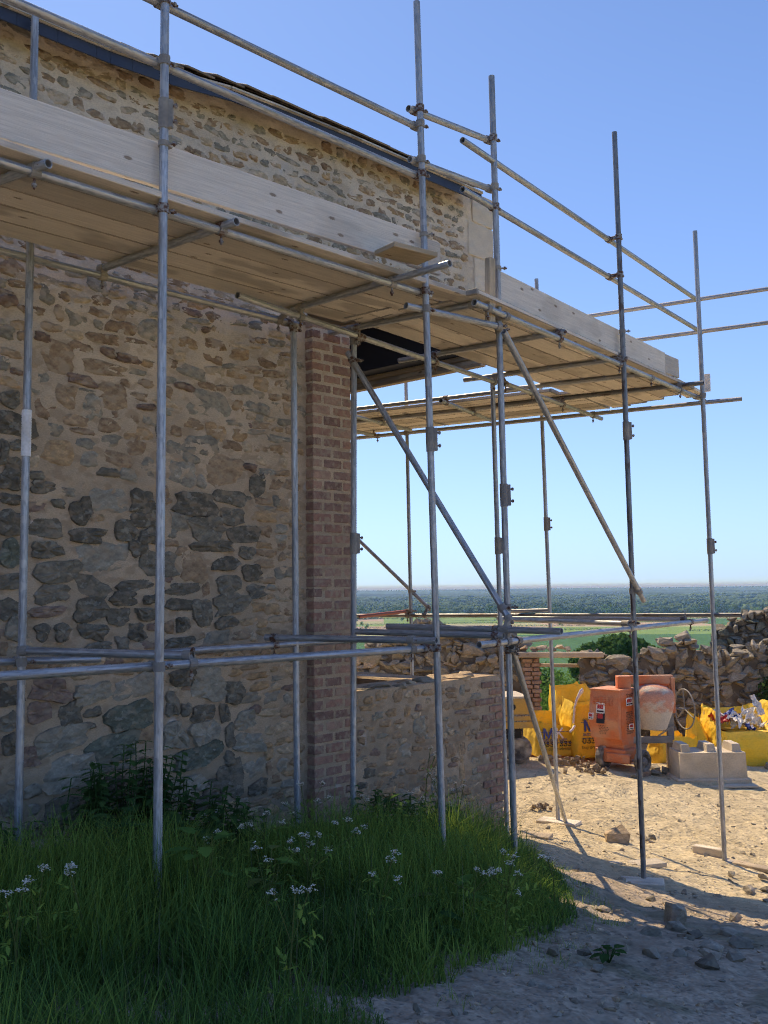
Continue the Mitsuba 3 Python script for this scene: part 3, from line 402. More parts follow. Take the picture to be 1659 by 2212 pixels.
up_fill = fill(2.45, 7.48, 3.72, 5.44, [], (.04, .085), (.07, .22), [1, 1, 0, 0, 5, 5, 7, 0, 1, 7, 1, 2], r1, gap=(.016, .052))
placed = [s + (r1.uniform(.014, .034) if s[5] in (3, 4, 8) or s[5] == 2 and s[1] < 1.6 else r1.uniform(.002, .006),) for s in STONES] + [s + (r1.uniform(.0015, .006),) for s in low_fill]
uppers = [s + (r1.uniform(.0015, .006),) for s in up_fill if s[1] < 5.22 + .033 * (s[0] - 2.7)]
def bed(parent, items, name='stone', limit=290):
    items = sorted(items, key=lambda s: -s[2] * s[3]); rest = []
    for j, s in enumerate(items):
        m = wall_stone(*s[:6], s[6], r=r1)
        if j < limit: put(name, m, 'mat_stone', s[6] < .014, parent)
        else: rest.append(m)
    if rest: put('small_stones', join(rest), 'mat_stone', True, parent, kind='stuff')
bed(main_wall, placed + [s for s in uppers if s[0] < PX0])
bed(f'{barn}__upper_wall', [s for s in uppers if s[0] >= PX0 and s[1] > 4.16])
lows = LOWST + fill(5.79, 7.56, -.75, .70, LOWST, (.045, .085), (.07, .17), [1, 0, 5, 7, 1, 2], r1, gap=(.015, .04), skip=.12)
bed(low_wall, [s + (r1.uniform(.0015, .006),) for s in lows])
# dressed corner stones
for zc, hh, w in ((5.33, .15, .33), (5.00, .165, .40), (4.665, .155, .31), (4.35, .15, .38), (4.10, .095, .31)):
    put('quoin', box(np.array([X1 - w / 2 + .006, WY + .10, zc]), [w / 2, .112, hh], kind=6, ch=.006), 'mat_stone', False, barn)
# brick pier
pier = put('brick_pier', box(np.array([(PX0 + PX1) / 2, 6.12, 1.55]), [(PX1 - PX0) / 2 - .002, .25, 2.2])[:2] + (None,), 'mat_mortar', False, barn, label='red brick pier with thick lime mortar joints')
def brick(x0, x1, z, y, h=.034, dep=.055, r=rng):
    k = r.choice([0, 0, 1, 1, 1, 2])
    a = r.normal(0, .006)
    ax = np.array([[math.cos(a), math.sin(a), 0], [-math.sin(a), math.cos(a), 0], [0, 0, 1]])
    return box(np.array([(x0 + x1) / 2, y + dep + r.normal(0, .0015), z + r.normal(0, .003)]), [(x1 - x0) / 2, dep, h * r.uniform(.93, 1.04)], ax, kind=k, ch=.006)
rb = np.random.default_rng(3)
for c in range(50):
    z = -.55 + c * .0875
    rows = [(PX0 - .006, PX0 + .196), (PX0 + .222, PX1 + .004)] if c % 2 else [(PX0 - .006, PX0 + .092), (PX0 + .118, PX0 + .305), (PX0 + .33, PX1 + .004)]
    for a, b in rows:
        j = rb.normal(0, .004)
        put('brick', brick(a, b + j, z, 5.866, r=rb), 'mat_brick', False, pier)
for c in range(24):
    z = -1.05 + c * .0775
    if z > .70: break
    for a, b in ([(7.665, X1 + .005)] if c % 2 else [(7.56 if c % 4 else 7.46, 7.735), (7.76, X1 + .005)]):
        put('brick', brick(a, b, z, WY - .012, h=.03, r=rb), 'mat_brick', False, low_wall)
# top course and coping bits of the low wall, and the gable's low wall behind it
rt = np.random.default_rng(17)
for j in range(9):
    x = 5.85 + j * .21
    put('top_stone', rock(np.array([x, WY + .16 + rt.normal(0, .05), .735 + rt.uniform(-.01, .015)]), [rt.uniform(.08, .12), rt.uniform(.10, .16), rt.uniform(.02, .04)], rt, kind=int(rt.choice([0, 7, 2])), yaw=rt.uniform(-.3, .3)), 'mat_stone', False, low_wall)
put('gable_low_wall', box(np.array([X1 - .22, 8.4, -.26]), [.215, 2.0, .93], ch=.02)[:2] + (None,), 'mat_mortar', False, barn)
put('gable_wall', box(np.array([X1 - .22, 10.95, 2.0]), [.215, .85, 3.2])[:2] + (None,), 'mat_mortar', False, barn)
put('back_wall', box(np.array([2.4, 12.0, 2.2]), [5.4, .22, 3.2])[:2] + (None,), 'mat_mortar', False, barn)
put('side_wall', box(np.array([X0 - .2, 9.0, 2.2]), [.19, 3.0, 3.2])[:2] + (None,), 'mat_mortar', False, barn)
gv = np.array([(X1 - .42, 6.3, 4.45), (X1 - .42, 11.8, 4.45), (X1 - .42, 11.8, 5.2), (X1 - .42, 9.0, 6.35), (X1 - .42, 6.3, 5.2)])
gv = np.vstack([gv, gv + [.40, 0, 0]])
gf = [[0, 1, 2], [0, 2, 3], [0, 3, 4], [5, 7, 6], [5, 8, 7], [5, 9, 8]] + [t for i in range(5) for t in ([i, i + 5, (i + 1) % 5], [(i + 1) % 5, i + 5, (i + 1) % 5 + 5])]
put('gable_head', (gv, np.array(gf), None), 'mat_mortar', False, barn)  # unseen head kept low, shaped so sun strips reach the ground
lint = put('lintel', box(np.array([X1 - .20, 8.3, 4.17]), [.17, 2.1, .26])[:2] + (None,), 'mat_membrane', False, barn, label='black membrane hanging over the gable opening head')
put('plate', beam((X1 - .12, 5.99, 3.885), (X1 - .12, 10.3, 3.885), .10, .045, kind=2), 'mat_wood', False, barn)
put('plate', beam((X1 - .10, 5.99, 3.835), (X1 - .10, 10.3, 3.835), .06, .05, kind=3), 'mat_wood', False, barn)
put('plate', beam((X1 - .13, 5.99, 3.79), (X1 - .13, 10.3, 3.79), .08, .035, kind=2), 'mat_wood', False, barn)
# roof: tiled slopes, its eaves sagging to the left, dark underlay hanging below them
RX0, RX1, PITCHR = X0 - .3, 7.42, .50  # unseen end and pitch shaped to let sun strips past the gable
def z_eave(x): return np.interp(x, [RX0, 2.6, 3.4, 3.87, 4.41, 4.82, 5.65, 7.5], [5.18, 5.225, 5.235, 5.265, 5.335, 5.355, 5.38, 5.395])
xs = np.unique(np.r_[np.linspace(RX0, RX1, 40), 3.4, 3.87, 4.41, 4.82, 5.65])
def roof_sheet(dz):
    v = np.array([(x, y, z_eave(x) + (min(y, 9.0) - 5.70 - max(0, y - 9.0)) * PITCHR + dz) for x in xs for y in (5.70, 9.0, 12.4)])
    k = np.arange(len(xs) - 1)[:, None] * 3 + np.arange(2); k = k.ravel()
    return v, quads(np.stack([k, k + 3, k + 4, k + 1], 1)), None
ru_, rl_ = roof_sheet(.0), roof_sheet(-.035)
roof = put('roof', join([ru_, (rl_[0], rl_[1][:, ::-1], None)]), 'mat_slate', False, barn)
rs = np.random.default_rng(8)
for j in range(44):
    x = RX1 - .13 - j * .265
    lift = rs.uniform(-.002, .004) + (.016 if j == 13 else 0); z = float(z_eave(x))
    put('tile', beam((x, 5.69 + rs.normal(0, .006), z + .008 + lift), (x + rs.normal(0, .01), 6.05, z + .35 * PITCHR + .010 + lift * .4), .255, .014, up=(0, -PITCHR, 1)), 'mat_slate', False, roof)
um, em = [], []
for x0, x1 in zip(xs[:-1], xs[1:]):
    za, zb = float(z_eave(x0)), float(z_eave(x1))
    um += [beam((x0, 5.735, za - .078), (x1, 5.735, zb - .078), .012, .085)[:2] + (None,)]
    em.append(beam((x0, 5.722, za - .024), (x1, 5.722, zb - .024), .02, .026, kind=0))
put('underlay', join(um), 'mat_membrane', False, barn)
put('eaves_board', join(em), 'mat_wood', False, barn)

# ---------------------------------------------------------------- the scaffold
scaf = thing('scaffold', 'galvanised tube scaffold with two timber platforms wrapped round the barn corner', 'scaffold')
TUBES = [('standard',(2.99,4.5,0.002),(3.007,4.5,4.961)),('standard',(5.264,4.5,-0.256),(5.113,4.5,5.759)),('standard',(6.072,4.5,-0.359),(5.978,4.5,5.534)),('standard',(8.207,4.656,-1.058),(8.16,4.705,5.881)),('standard',(10.21,4.838,-1.32),(10.155,4.895,5.481)),('standard',(10.381,7.029,-1.287),(10.302,7.111,5.473)),('standard',(9.754,8.82,0.039),(9.728,8.848,4.37)),('standard',(2.811,5.67,0.078),(2.836,5.67,5.175)),('standard',(4.979,5.67,-0.166),(4.961,5.67,3.618)),('standard',(5.558,5.67,-0.262),(5.613,5.67,3.63)),('standard',(8.022,6.031,-0.858),(7.982,6.073,3.656)),('ledger',(1.975,4.55,3.668),(5.271,4.55,3.666)),('ledger',(5.01,4.547,3.54),(5.925,4.434,3.54)),('ledger',(5.558,4.38,3.64),(10.435,4.992,3.64)),('ledger',(2.532,5.683,3.64),(5.087,5.727,3.64)),('ledger',(4.191,5.373,3.62),(7.868,5.944,3.62)),('ledger',(7.953,5.905,3.62),(10.555,6.378,3.62)),('guard_rail',(2.002,4.55,4.502),(5.196,4.55,4.509)),('guard_rail',(2.849,4.55,4.854),(5.171,4.55,4.867)),('guard_rail',(5.534,4.443,4.86),(10.718,5.148,4.86)),('guard_rail',(5.549,4.463,4.5),(10.767,5.148,4.5)),('guard_rail',(5.065,4.55,4.973),(6.028,4.55,5.046)),('guard_rail',(5.074,4.55,4.606),(6.047,4.55,4.659)),('guard_rail',(10.344,6.421,4.86),(10.867,4.195,4.86)),('guard_rail',(10.537,5.886,4.5),(10.941,4.24,4.5)),('transom',(2.307,4.449,3.69),(2.194,4.974,3.69)),('transom',(3.442,4.421,3.69),(3.338,5.708,3.69)),('transom',(4.881,4.041,3.69),(4.858,5.605,3.69)),('transom',(5.735,4.515,3.69),(5.512,6.011,3.69)),('transom',(6.688,6.164,3.69),(6.909,4.5,3.69)),('transom',(7.806,6.298,3.69),(8.117,4.718,3.69)),('transom',(8.524,6.295,3.69),(8.876,4.923,3.69)),('transom',(9.202,6.972,3.69),(9.744,4.661,3.69)),('transom',(8.124,8.383,3.69),(8.618,6.162,3.69)),('transom',(8.77,9.052,3.69),(9.341,6.683,3.69)),('ledger',(9.459,9.95,3.64),(10.658,4.659,3.64)),('ledger',(8.286,7.019,3.64),(9.716,7.432,3.64)),('ledger',(8.113,8.347,3.64),(9.576,8.634,3.64)),('ledger',(8.88,9.166,3.64),(9.523,9.25,3.64)),('ledger',(2.039,4.55,1.204),(5.191,4.55,1.177)),('ledger',(2.63,5.791,1.184),(3.321,5.647,1.169)),('transom',(2.799,5.614,1.249),(3.239,4.572,1.237)),('ledger',(3.741,5.67,1.181),(5.508,5.67,1.185)),('transom',(4.745,5.747,1.238),(5.069,4.364,1.24)),('transom',(5.486,5.55,1.256),(5.757,4.323,1.244)),('transom',(5.873,5.578,1.282),(5.916,3.94,1.277)),('ledger',(5.516,4.359,1.19),(10.067,4.876,1.209)),('ledger',(9.606,10.068,1.21),(10.228,4.562,1.264)),('transom',(9.294,7.062,1.226),(9.588,4.871,1.231)),('transom',(8.86,6.648,1.231),(8.075,4.646,1.245)),('guard_rail',(9.103,9.146,1.223),(9.794,8.856,1.283)),('guard_rail',(9.851,7.348,1.287),(10.033,6.867,1.301)),('brace',(5.575,5.708,3.506),(5.962,4.413,1.337)),('brace',(5.788,4.291,3.449),(8.314,4.631,1.446)),('brace',(9.42,9.829,2.503),(9.868,8.614,1.315)),('brace',(6.013,4.446,1.149),(10.361,6.905,-1.254))]
DARK = {3: 1, 14 + 19: 1}
segs = []
for j, (nm, p, q) in enumerate(TUBES):
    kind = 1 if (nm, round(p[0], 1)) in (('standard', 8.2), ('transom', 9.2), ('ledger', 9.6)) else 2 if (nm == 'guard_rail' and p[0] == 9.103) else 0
    put(nm, tube(p, q, kind=kind), 'mat_steel', True, scaf)
    segs.append((nm, np.array(p), np.array(q)))
def closest(p1, q1, p2, q2):
    d1, d2, r_ = q1 - p1, q2 - p2, p1 - p2
    a, e, f, c, b = d1 @ d1, d2 @ d2, d2 @ r_, d1 @ r_, d1 @ d2
    den = a * e - b * b
    s = np.clip((b * f - c * e) / den, .02, .98) if den > 1e-6 else .5
    t = np.clip((b * s + f) / e, .01, .99); s = np.clip((b * t - c) / a, .01, .99)
    return p1 + d1 * s, p2 + d2 * t, unit(d1), unit(d2)
def bolt(c, d, L=.05, r=.007):
    return join([lathe(c, c + d, [(-.01, .0), (-.01, r), (L, r), (L, 0)], 8), lathe(c, c + d, [(L * .45, 0), (L * .45, .014), (L * .45 + .013, .014), (L * .45 + .013, 0)], 6)])
rc = np.random.default_rng(4)
def collar(c, d, w=.05, r=.0315):
    return lathe(c, c + d, [(-w / 2, .0245), (-w / 2, r), (w / 2, r), (w / 2, .0245)], 14)
ncoup = 0
for i in range(len(segs)):
    for j in range(i + 1, len(segs)):
        a, b, da, db = closest(*segs[i][1:], *segs[j][1:])
        gap = np.linalg.norm(a - b)
        if not (.02 < gap < .15) or abs(da @ db) > .93: continue
        if segs[i][0] == segs[j][0] == 'standard': continue
        m = [collar(a, da), collar(b, db), beam(a, b, .034, .034, up=da if abs(unit(b - a) @ da) < .9 else db)]
        k = put('coupler', join(m), 'mat_grey_metal' if rc.uniform() < .6 else 'mat_rusty', False, scaf)
        side = unit(np.cross(da, b - a)); side = side if side @ R0 > 0 else -side
        down = np.array([0, 0, -1.0]) if abs(da[2]) < .5 and abs(db[2]) < .5 else side
        put('bolt', bolt(a + down * .034, down), 'mat_rusty', False, k); put('bolt', bolt(b + side * .03, side, .038), 'mat_rusty', False, k)
        ncoup += 1
def on_tube(j, z):
    nm, p, q = segs[j]; t = (z - p[2]) / (q[2] - p[2]); return p + (q - p) * t, unit(q - p)
for j, z in ((0, 4.20), (1, 2.62), (2, 2.28), (3, 3.02), (5, 2.36), (10, 2.0), (9, 1.95), (4, 2.0)):
    c, d = on_tube(j, z); s = R0
    k = put('sleeve', join([lathe(c, c + d, [(-.085, .0245), (-.085, .0305), (.085, .0305), (.085, .0245)], 14), beam(c + s * .028 - d * .08, c + s * .028 + d * .08, .03, .045, up=s)]), 'mat_grey_metal', False, scaf)
    put('bolt', bolt(c + s * .045 + d * .045, s, .03), 'mat_rusty', False, k); put('bolt', bolt(c + s * .045 - d * .045, s, .03), 'mat_rusty', False, k)
p0c, d0 = on_tube(7, 2.55)
put('sleeve', lathe(p0c, p0c + d0, [(-.14, .0245), (-.14, .0295), (.14, .0295), (.14, .0245)], 14), 'mat_white', False, scaf)
for j, z in ((0, 4.03), (1, 4.07), (2, 4.02), (3, 3.96)):                           # clips that hold the toe boards
    c, d = on_tube(j, z)
    k = put('board_clip', join([collar(c, d, .03, .031), beam(c, c + np.array([.06, .02, 0]), .03, .008)]), 'mat_grey_metal', False, scaf)
    put('bolt', bolt(c + R0 * .03, R0, .045), 'mat_rusty', False, k)
# timber: platform boards, toe boards
def plank(name, p, q, w=.222, t=.036, kind=0, up=(0, 0, 1.0), label=None, seam_shade=None):  # dark edge kind paints the shade between neighbouring deck boards
    k = put(name, beam(p, q, w, t, up=up, kind=kind, ch=.006 if seam_shade else .004, seam_shade=seam_shade), 'mat_wood', False, scaf, label=label)
    p, q = np.asarray(p, float), np.asarray(q, float); d = unit(q - p)
    for e, s in ((p, 1), (q, -1)) if name == 'deck_board' else (): put('end_band', beam(e - d * .002 * s, e + d * .028 * s, w + .004, t + .004, up=up), 'mat_grey_metal', False, k)
rw = np.random.default_rng(6)
for j in range(5):
    y = 4.60 + j * .2325
    e = 5.72 - j * .055 + rw.normal(0, .03)
    plank('deck_board', (1.6, y, 3.735 + rw.normal(0, .002)), (e, y + rw.normal(0, .004), 3.735), seam_shade=4 if j else None)
u = unit([10.435 - 5.558, 4.992 - 4.38, 0]); nrm = np.array([-u[1], u[0], 0])
base = np.array([5.558, 4.38, 0])
for j in range(5):
    o = base + nrm * (.115 + j * .2335)
    s0, L1, s1 = .10 + rw.uniform(-.08, .05) - .11 * j * .3, 2.55 + rw.uniform(-.06, .06), [4.62, 4.78, 4.95, 5.02, 5.1, 4.9][j]
    o = o + [0, 0, rw.normal(0, .003)]
    plank('deck_board', o + u * s0 + [0, 0, 3.732], o + u * (L1) + [0, 0, 3.732], seam_shade=4)
    plank('deck_board', o + u * (L1 + .012) + [0, 0, 3.732], o + u * s1 + [0, 0, 3.732], seam_shade=4)
plank('deck_board', base + nrm * .16 + u * 4.1 + [0, 0, 3.772], base + nrm * .20 + u * 5.25 + [0, 0, 3.772])
cu = unit([9.459 - 10.658, 9.95 - 4.659, 0]); cn = np.array([-cu[1], cu[0], 0])
cb = np.array([10.62, 4.659, 0])
for j in range(6):
    o = cb + cn * (-.10 + j * .2335) + cu * (1.55 if j < 5 else 1.75)
    plank('deck_board', o + [0, 0, 3.735], o + cu * 2.2 + [0, 0, 3.735], seam_shade=4)
    plank('deck_board', o + cu * 2.215 + [0, 0, 3.735], o + cu * 4.3 + [0, 0, 3.735], seam_shade=4)
plank('toe_board', (1.7, 4.565, 3.905), (5.20, 4.567, 3.977), w=.036, t=.25, kind=1)
plank('toe_board', (5.10, 4.606, 3.98), (5.44, 4.606, 3.982), w=.036, t=.24, kind=1)
plank('toe_board', (6.0, 4.497, 3.872), (9.40, 4.923, 3.868), w=.036, t=.255, kind=1)
plank('toe_board', (9.405, 4.924, 3.885), (9.79, 4.972, 3.895), w=.036, t=.20, kind=1)
plank('toe_board', (10.62, 5.0, 3.87), (10.60, 5.1, 3.87), w=.036, t=.2, kind=1)
put('timber_packer', beam((5.86, 4.47, 3.55), (5.875, 4.47, 4.06), .05, .07, up=(1, 0, 0), kind=2), 'mat_wood', False, scaf, label='short reddish upright timber beside the corner standard')
plank('loose_board', (4.60, 4.36, 3.80), (4.96, 4.30, 3.80), w=.22, t=.034, kind=2)
# base plates and the boards under the standards
GS = {0: (0, 0), 1: (0, 0)}
def zg(x, y): return float(gz(x, y))
for j in range(11):
    nm, p, q = segs[j]
    if p[0] < 6.5 or j == 6: continue
    b = np.array([p[0], p[1], p[2]])
    put('base_plate', box(b + [0, 0, .003], [.075, .075, .004], ch=.001), 'mat_grey_metal', False, scaf)
def pad(x, y, z, L, w, yaw, label, t=.04, kind=3):
    d = np.array([math.cos(yaw), math.sin(yaw), 0]) * L / 2
    solo('sole_board', beam(np.array([x, y, z]) - d, np.array([x, y, z]) + d, w, t, kind=kind, ch=.006), 'mat_wood', label, 'timber board')
pad(10.35, 7.0, -1.265, .50, .24, -1.35, 'weathered board lying under the farthest standard with the leaning brace')
pad(8.13, 4.63, -1.062, .38, .22, -1.05, 'thick timber pad under the dark standard at the edge of the shade', .07)
pad(10.28, 4.82, -1.335, .95, .12, -1.62, 'long thin plank under the right-hand standard', .04, 2)
pad(10.32, 5.06, -1.29, .34, .10, -1.5, 'squared offcut standing beside the right-hand standard', .12, 3)
pad(9.05, 5.12, -1.16, .38, .20, -.55, 'pale board lying flat behind the dark standard', .04, 3)
pad(8.62, 5.28, -1.11, .30, .10, -.35, 'short pale offcut behind the dark standard, left of the flat board', .035, 3)
pad(8.85, 6.35, -1.045, .45, .2, -1.2, 'board lying beside the corner of the low wall', .04, 2)

def local(l, d, z, turn=0.0):
    """A frame standing at l metres to the right and d metres ahead of the photographer's spot, turned by so many degrees."""
    o = F0 * d + R0 * l + UP * z
    a = math.radians(turn); u_ = R0 * math.cos(a) + F0 * math.sin(a); v_ = F0 * math.cos(a) - R0 * math.sin(a)
    return o, np.array([u_, v_, UP])
def gl(l, d): p = F0 * d + R0 * l; return zg(p[0], p[1])
def to(fr, m):
    v, f, uv = m
    return v @ fr[1] + fr[0], f, uv
def extrude(poly, a, b, axis=0, kind=0):
    """A convex or simple outline in the two other axes, extruded along an axis from a to b."""
    from shapely.geometry import Polygon
    vv, ff = trimesh.creation.triangulate_polygon(Polygon(poly), engine='earcut')
    n = len(vv); P = np.asarray(poly); o = [k for k in range(3) if k != axis]
    def emb(p, s): q = np.zeros((len(p), 3)); q[:, o] = p; q[:, axis] = s; return q
    m = [(emb(vv, a), ff, None), (emb(vv, b), ff[:, ::-1], None)]
    for i in range(len(P)):
        q = P[[i, (i + 1) % len(P)]]
        m.append((np.vstack([emb(q, a), emb(q, b)]), np.array([[0, 2, 1], [1, 2, 3]]), None))
    v, f, _ = join(m)
    t = trimesh.Trimesh(v, f, process=False); t.merge_vertices(); trimesh.repair.fix_normals(t)
    v, f = np.array(t.vertices)[t.faces.ravel()], np.arange(len(t.faces) * 3).reshape(-1, 3)
    return v, f, code(v[:, 0] + .3 * v[:, 1], v[:, 2] + .3 * v[:, 1], kind)
def text(s, hgt, bold=False):
    t = meshkit.text_mesh(s, hgt, depth=.002, bold=bold)
    return np.array(t.vertices), np.array(t.faces)

# ---------------------------------------------------------------- cement mixer
mixer = thing('cement_mixer', 'dusty orange cement mixer with a caked drum and a big hand wheel', 'cement mixer')
fr = local(3.50, 15.1, gl(3.5, 15.1) - .01, -44)
fs = local(3.50, 15.1, gl(3.5, 15.1) - .01, 0)
hous = put('housing', to(fr, extrude([(0, 1.19), (-.07, .76), (-.02, .48), (.05, .46), (.10, .30), (.5, .30), (.5, 1.19)], -.5, 0)), 'mat_orange_dusty', False, mixer, label='faded orange engine housing with louvres and stickers')
put('lid', to(fr, box(np.array([-.25, .25, 1.2]), [.262, .262, .012], ch=.004)), 'mat_orange_dusty', False, hous)
put('side_panel', to(fr, box(np.array([.004, .26, .78]), [.004, .225, .39], ch=.001)), 'mat_orange', False, hous)
def left_face(u_, w, off=.004): # on the sloping front of the housing
    v_ = -.07 * (1.19 - w) / .43 if w > .76 else -.07 + .05 * (.76 - w) / .28
    return np.array([u_, v_ - off, w])
SL = unit([0, -.07, -.43]); SN = np.cross(SL, [1, 0, 0]); SN = SN if SN[1] < 0 else -SN
for c in range(6):
    put('louvre', to(fr, join([box(left_face(-.42 + c * .062, 1.09 - j * .028 + (0 if c > 1 else -.015), .006), [.019, .008, .006], [[1, 0, 0], SN, SL]) for j in range(5 if c > 1 else 4)])), 'mat_orange', False, hous)
def disc(c, n_, r=.011, k=8):
    a, b = perp(unit(n_)); th = np.arange(k) * 2 * PI / k
    V = np.vstack([c + r * (np.cos(th)[:, None] * a + np.sin(th)[:, None] * b), [c]]); i = np.arange(k)
    return V, np.stack([i, (i + 1) % k, i * 0 + k], 1), None
holes = [disc(np.array([.0095, .33 + (j % 2) * .016 + c * .032 - .15, .86 - j * .026]), [1, 0, 0]) for j in range(13) for c in range(6)] + [disc(np.array([.0095, .2 + (j % 2) * .016 + c * .032, 1.13 - j * .026]), [1, 0, 0]) for j in range(3) for c in range(6)]
holes += [disc(left_face(-.33 + c * .026 + (j % 2) * .012, .67 - j * .024, .002) , [0, -1, .2], .008) for j in range(6) for c in range(7 - abs(j - 2))]
put('vent_holes', to(fr, join(holes)), 'mat_dark', False, hous)
def sticker(u_, w, a, b, on_left=True, plate='mat_white', red=True):
    A = [[1, 0, 0], SN, -SL] if on_left else [[0, 1, 0], [1, 0, 0], [0, 0, 1]]
    c = left_face(u_, w, .006) if on_left else np.array([.0105, u_, w])
    k = put('sticker', to(fr, box(c, [a, .0015, b], A)), plate, False, hous)
    o = np.asarray(A[1], float) * .0025
    if red: put('logo', to(fr, join([box(c + o + np.asarray(A[0], float) * a * s + np.asarray(A[2], float) * b * .25, [a * .2, .0012, b * .42], A) for s in (-.55, -.1, .35)])), 'mat_red', False, k)
    put('strip', to(fr, box(c + o - np.asarray(A[2], float) * b * .6, [a * .8, .0012, b * .14], A)), 'mat_ink', False, k)
sticker(-.30, .93, .075, .08); sticker(-.46, .80, .045, .05); sticker(-.29, .79, .07, .085, plate='mat_ink')
sticker(.27, 1.02, .10, .06, False); sticker(.31, .64, .065, .045, False)
put('frame', to(fr, join([box(np.array([-.2, .22, .22]), [.26, .2, .1], ch=.01), box(np.array([-.05, .02, .2]), [.2, .03, .07], ch=.01)])), 'mat_orange', False, mixer)
put('axle', to(fr, tube((-.42, .1, .17), (.34, .1, .17), .022)), 'mat_grey_metal', True, mixer)
for u_ in (-.36, .30):
    wh = put('wheel', to(fr, lathe((u_, .1, .175), (u_ + 1, .1, .175), [(-.05, .05), (-.055, .11), (-.06, .15), (-.035, .175), (.035, .175), (.06, .15), (.055, .11), (.02, .10), (.02, .0)], 22)), 'mat_rubber', False, mixer)
    put('hub', to(fr, lathe((u_, .1, .175), (u_ + 1, .1, .175), [(.0, .09), (.05, .05), (.07, .03), (.07, 0)], 14)), 'mat_grey_metal', False, wh)
put('drum', to(fs, lathe((.57, .30, .93), (.60, .33, 1.93), [(-.33, .0), (-.33, .17), (-.34, .20), (-.32, .215), (-.05, .305), (.05, .325), (.16, .325), (.24, .30), (.30, .22), (.335, .10), (.34, 0)], 30)), 'mat_drum', True, mixer, label='pear-shaped drum, pink at the top and caked in grey mortar below')
put('yoke', to(fs, join([box(np.array([.50, .34, 1.335]), [.40, .05, .065], ch=.008), box(np.array([.13, .30, 1.27]), [.10, .09, .13], ch=.01), box(np.array([.885, .33, 1.10]), [.032, .07, .27], ch=.012), box(np.array([.62, .45, 1.18]), [.27, .012, .15], ch=.003)])), 'mat_orange_dusty', False, mixer)
hw = put('hand_wheel', to(fs, (lambda c, n_: join([(lambda P: (P[0], P[1], P[2]))(tube(c + .30 * (math.cos(t) * perp(n_)[0] + math.sin(t) * perp(n_)[1]), c + .30 * (math.cos(t + .27) * perp(n_)[0] + math.sin(t + .27) * perp(n_)[1]), .011, 0, 8)) for t in np.arange(0, 2 * PI, .2618)]))(np.array([1.05, .26, .89]), unit([.975, .22, 0]))), 'mat_grey_metal', True, mixer)
wa, wb = perp(unit([.975, .22, 0]))
for t in (.4, 2.5, 4.6):
    put('spoke', to(fs, tube(np.array([1.05, .26, .89]), np.array([1.05, .26, .89]) + .30 * (math.cos(t) * wa + math.sin(t) * wb), .009, 0, 8)), 'mat_grey_metal', True, hw)
put('shaft', to(fs, tube((.90, .33, .89), (1.07, .25, .89), .018, 0, 8)), 'mat_grey_metal', True, mixer)
put('leg', to(fs, box(np.array([.84, .33, .66]), [.05, .035, .24], ch=.006)), 'mat_grey_metal', False, mixer)
put('leg', to(fs, box(np.array([.82, .33, .22]), [.045, .04, .22], ch=.006)), 'mat_mud', False, mixer)
put('tow_bar', to(fs, box(np.array([.52, .30, .43]), [.33, .045, .05], ch=.006)), 'mat_grey_metal', False, mixer)
put('lever', to(fs, tube((.62, .2, .50), (.88, .22, .66), .012, 0, 8)), 'mat_grey_metal', True, mixer)

# ---------------------------------------------------------------- bulk bags and rubbish
def sack(fr, a, b, H, seed, lip=.12, droop=0.0, fill=.72, front=None, bulge=.07):
    r = np.random.default_rng(seed)
    n = 72; th = np.linspace(0, 2 * PI, n + 1)[:-1]
    cx_, sy_ = np.cos(th), np.sin(th)
    e = 2 / 7.0
    X, Y = np.sign(cx_) * np.abs(cx_) ** e, np.sign(sy_) * np.abs(sy_) ** e
    ph = r.uniform(0, 6, 4)
    top = H * (1 + lip * (.5 * np.sin(2 * th + ph[0]) + .35 * np.sin(3 * th + ph[1]) + .3 * np.sin(5 * th + ph[2]) + .12 * np.sin(11 * th + ph[3])))
    if front is not None: top = top * np.where(sy_ < 0, 1 - (1 - front) * np.clip(-sy_ * 1.5, 0, 1), 1)
    rings = []
    for t in np.r_[0, .02, np.linspace(.08, 1, 22)]:
        bl = 1 + bulge * math.sin(PI * min(1, t * 1.15)) - .06 * (t < .01)
        out = 1 + .07 * np.clip((t - .75) / .25, 0, 1) * np.sin(3 * th + ph[2])
        rings.append(np.stack([a * X * bl * out, b * Y * bl * out, top * t - droop * max(0, t - .8) * np.clip(-sy_, 0, 1)], 1))
    rim = rings[-1]
    rings.append(rim * [.985, .985, 1]); rings.append(rim * [.9, .9, .9]); low = rim * [.88, .88, 0]; low[:, 2] = np.minimum(H * fill, rim[:, 2] - .05); rings.append(low)
    V = np.vstack(rings + [[[0, 0, H * fill * 1.05]]])
    N = (meshkit.fbm(V * [6, 6, 3.5] + seed, 3, seed) - .5) * .065 + (meshkit.fbm(V * [17, 17, 9] + seed, 2, seed) - .5) * .022
    V[:-1] += N[:-1, None] * np.stack([np.tile(X, len(rings)), np.tile(Y, len(rings)), np.tile(X * 0, len(rings))], 1)
    F = [[k * n + j, k * n + (j + 1) % n, (k + 1) * n + (j + 1) % n, (k + 1) * n + j] for k in range(len(rings) - 1) for j in range(n)]
    L = (len(rings) - 1) * n
    F = np.vstack([quads(F), [[L + j, L + (j + 1) % n, L + n] for j in range(n)]])
    return to(fr, (V, F, None))
def on_front(fr, a, b, H, s, hgt, x0, z0, bold=False, bulge=.07, italic=0.0):
    v, f = text(s, hgt, bold)
    x, z = v[:, 0] + x0 + italic * v[:, 1], v[:, 1] + z0
    y = -b * (1 + bulge * np.sin(PI * np.clip(z / H * 1.15, 0, 1))) * np.clip(1 - np.abs(x / (a * 1.05)) ** 7, 0, 1) ** (1 / 7) - .030 - v[:, 2]
    return to(fr, (np.stack([x, y, z], 1), f, None))
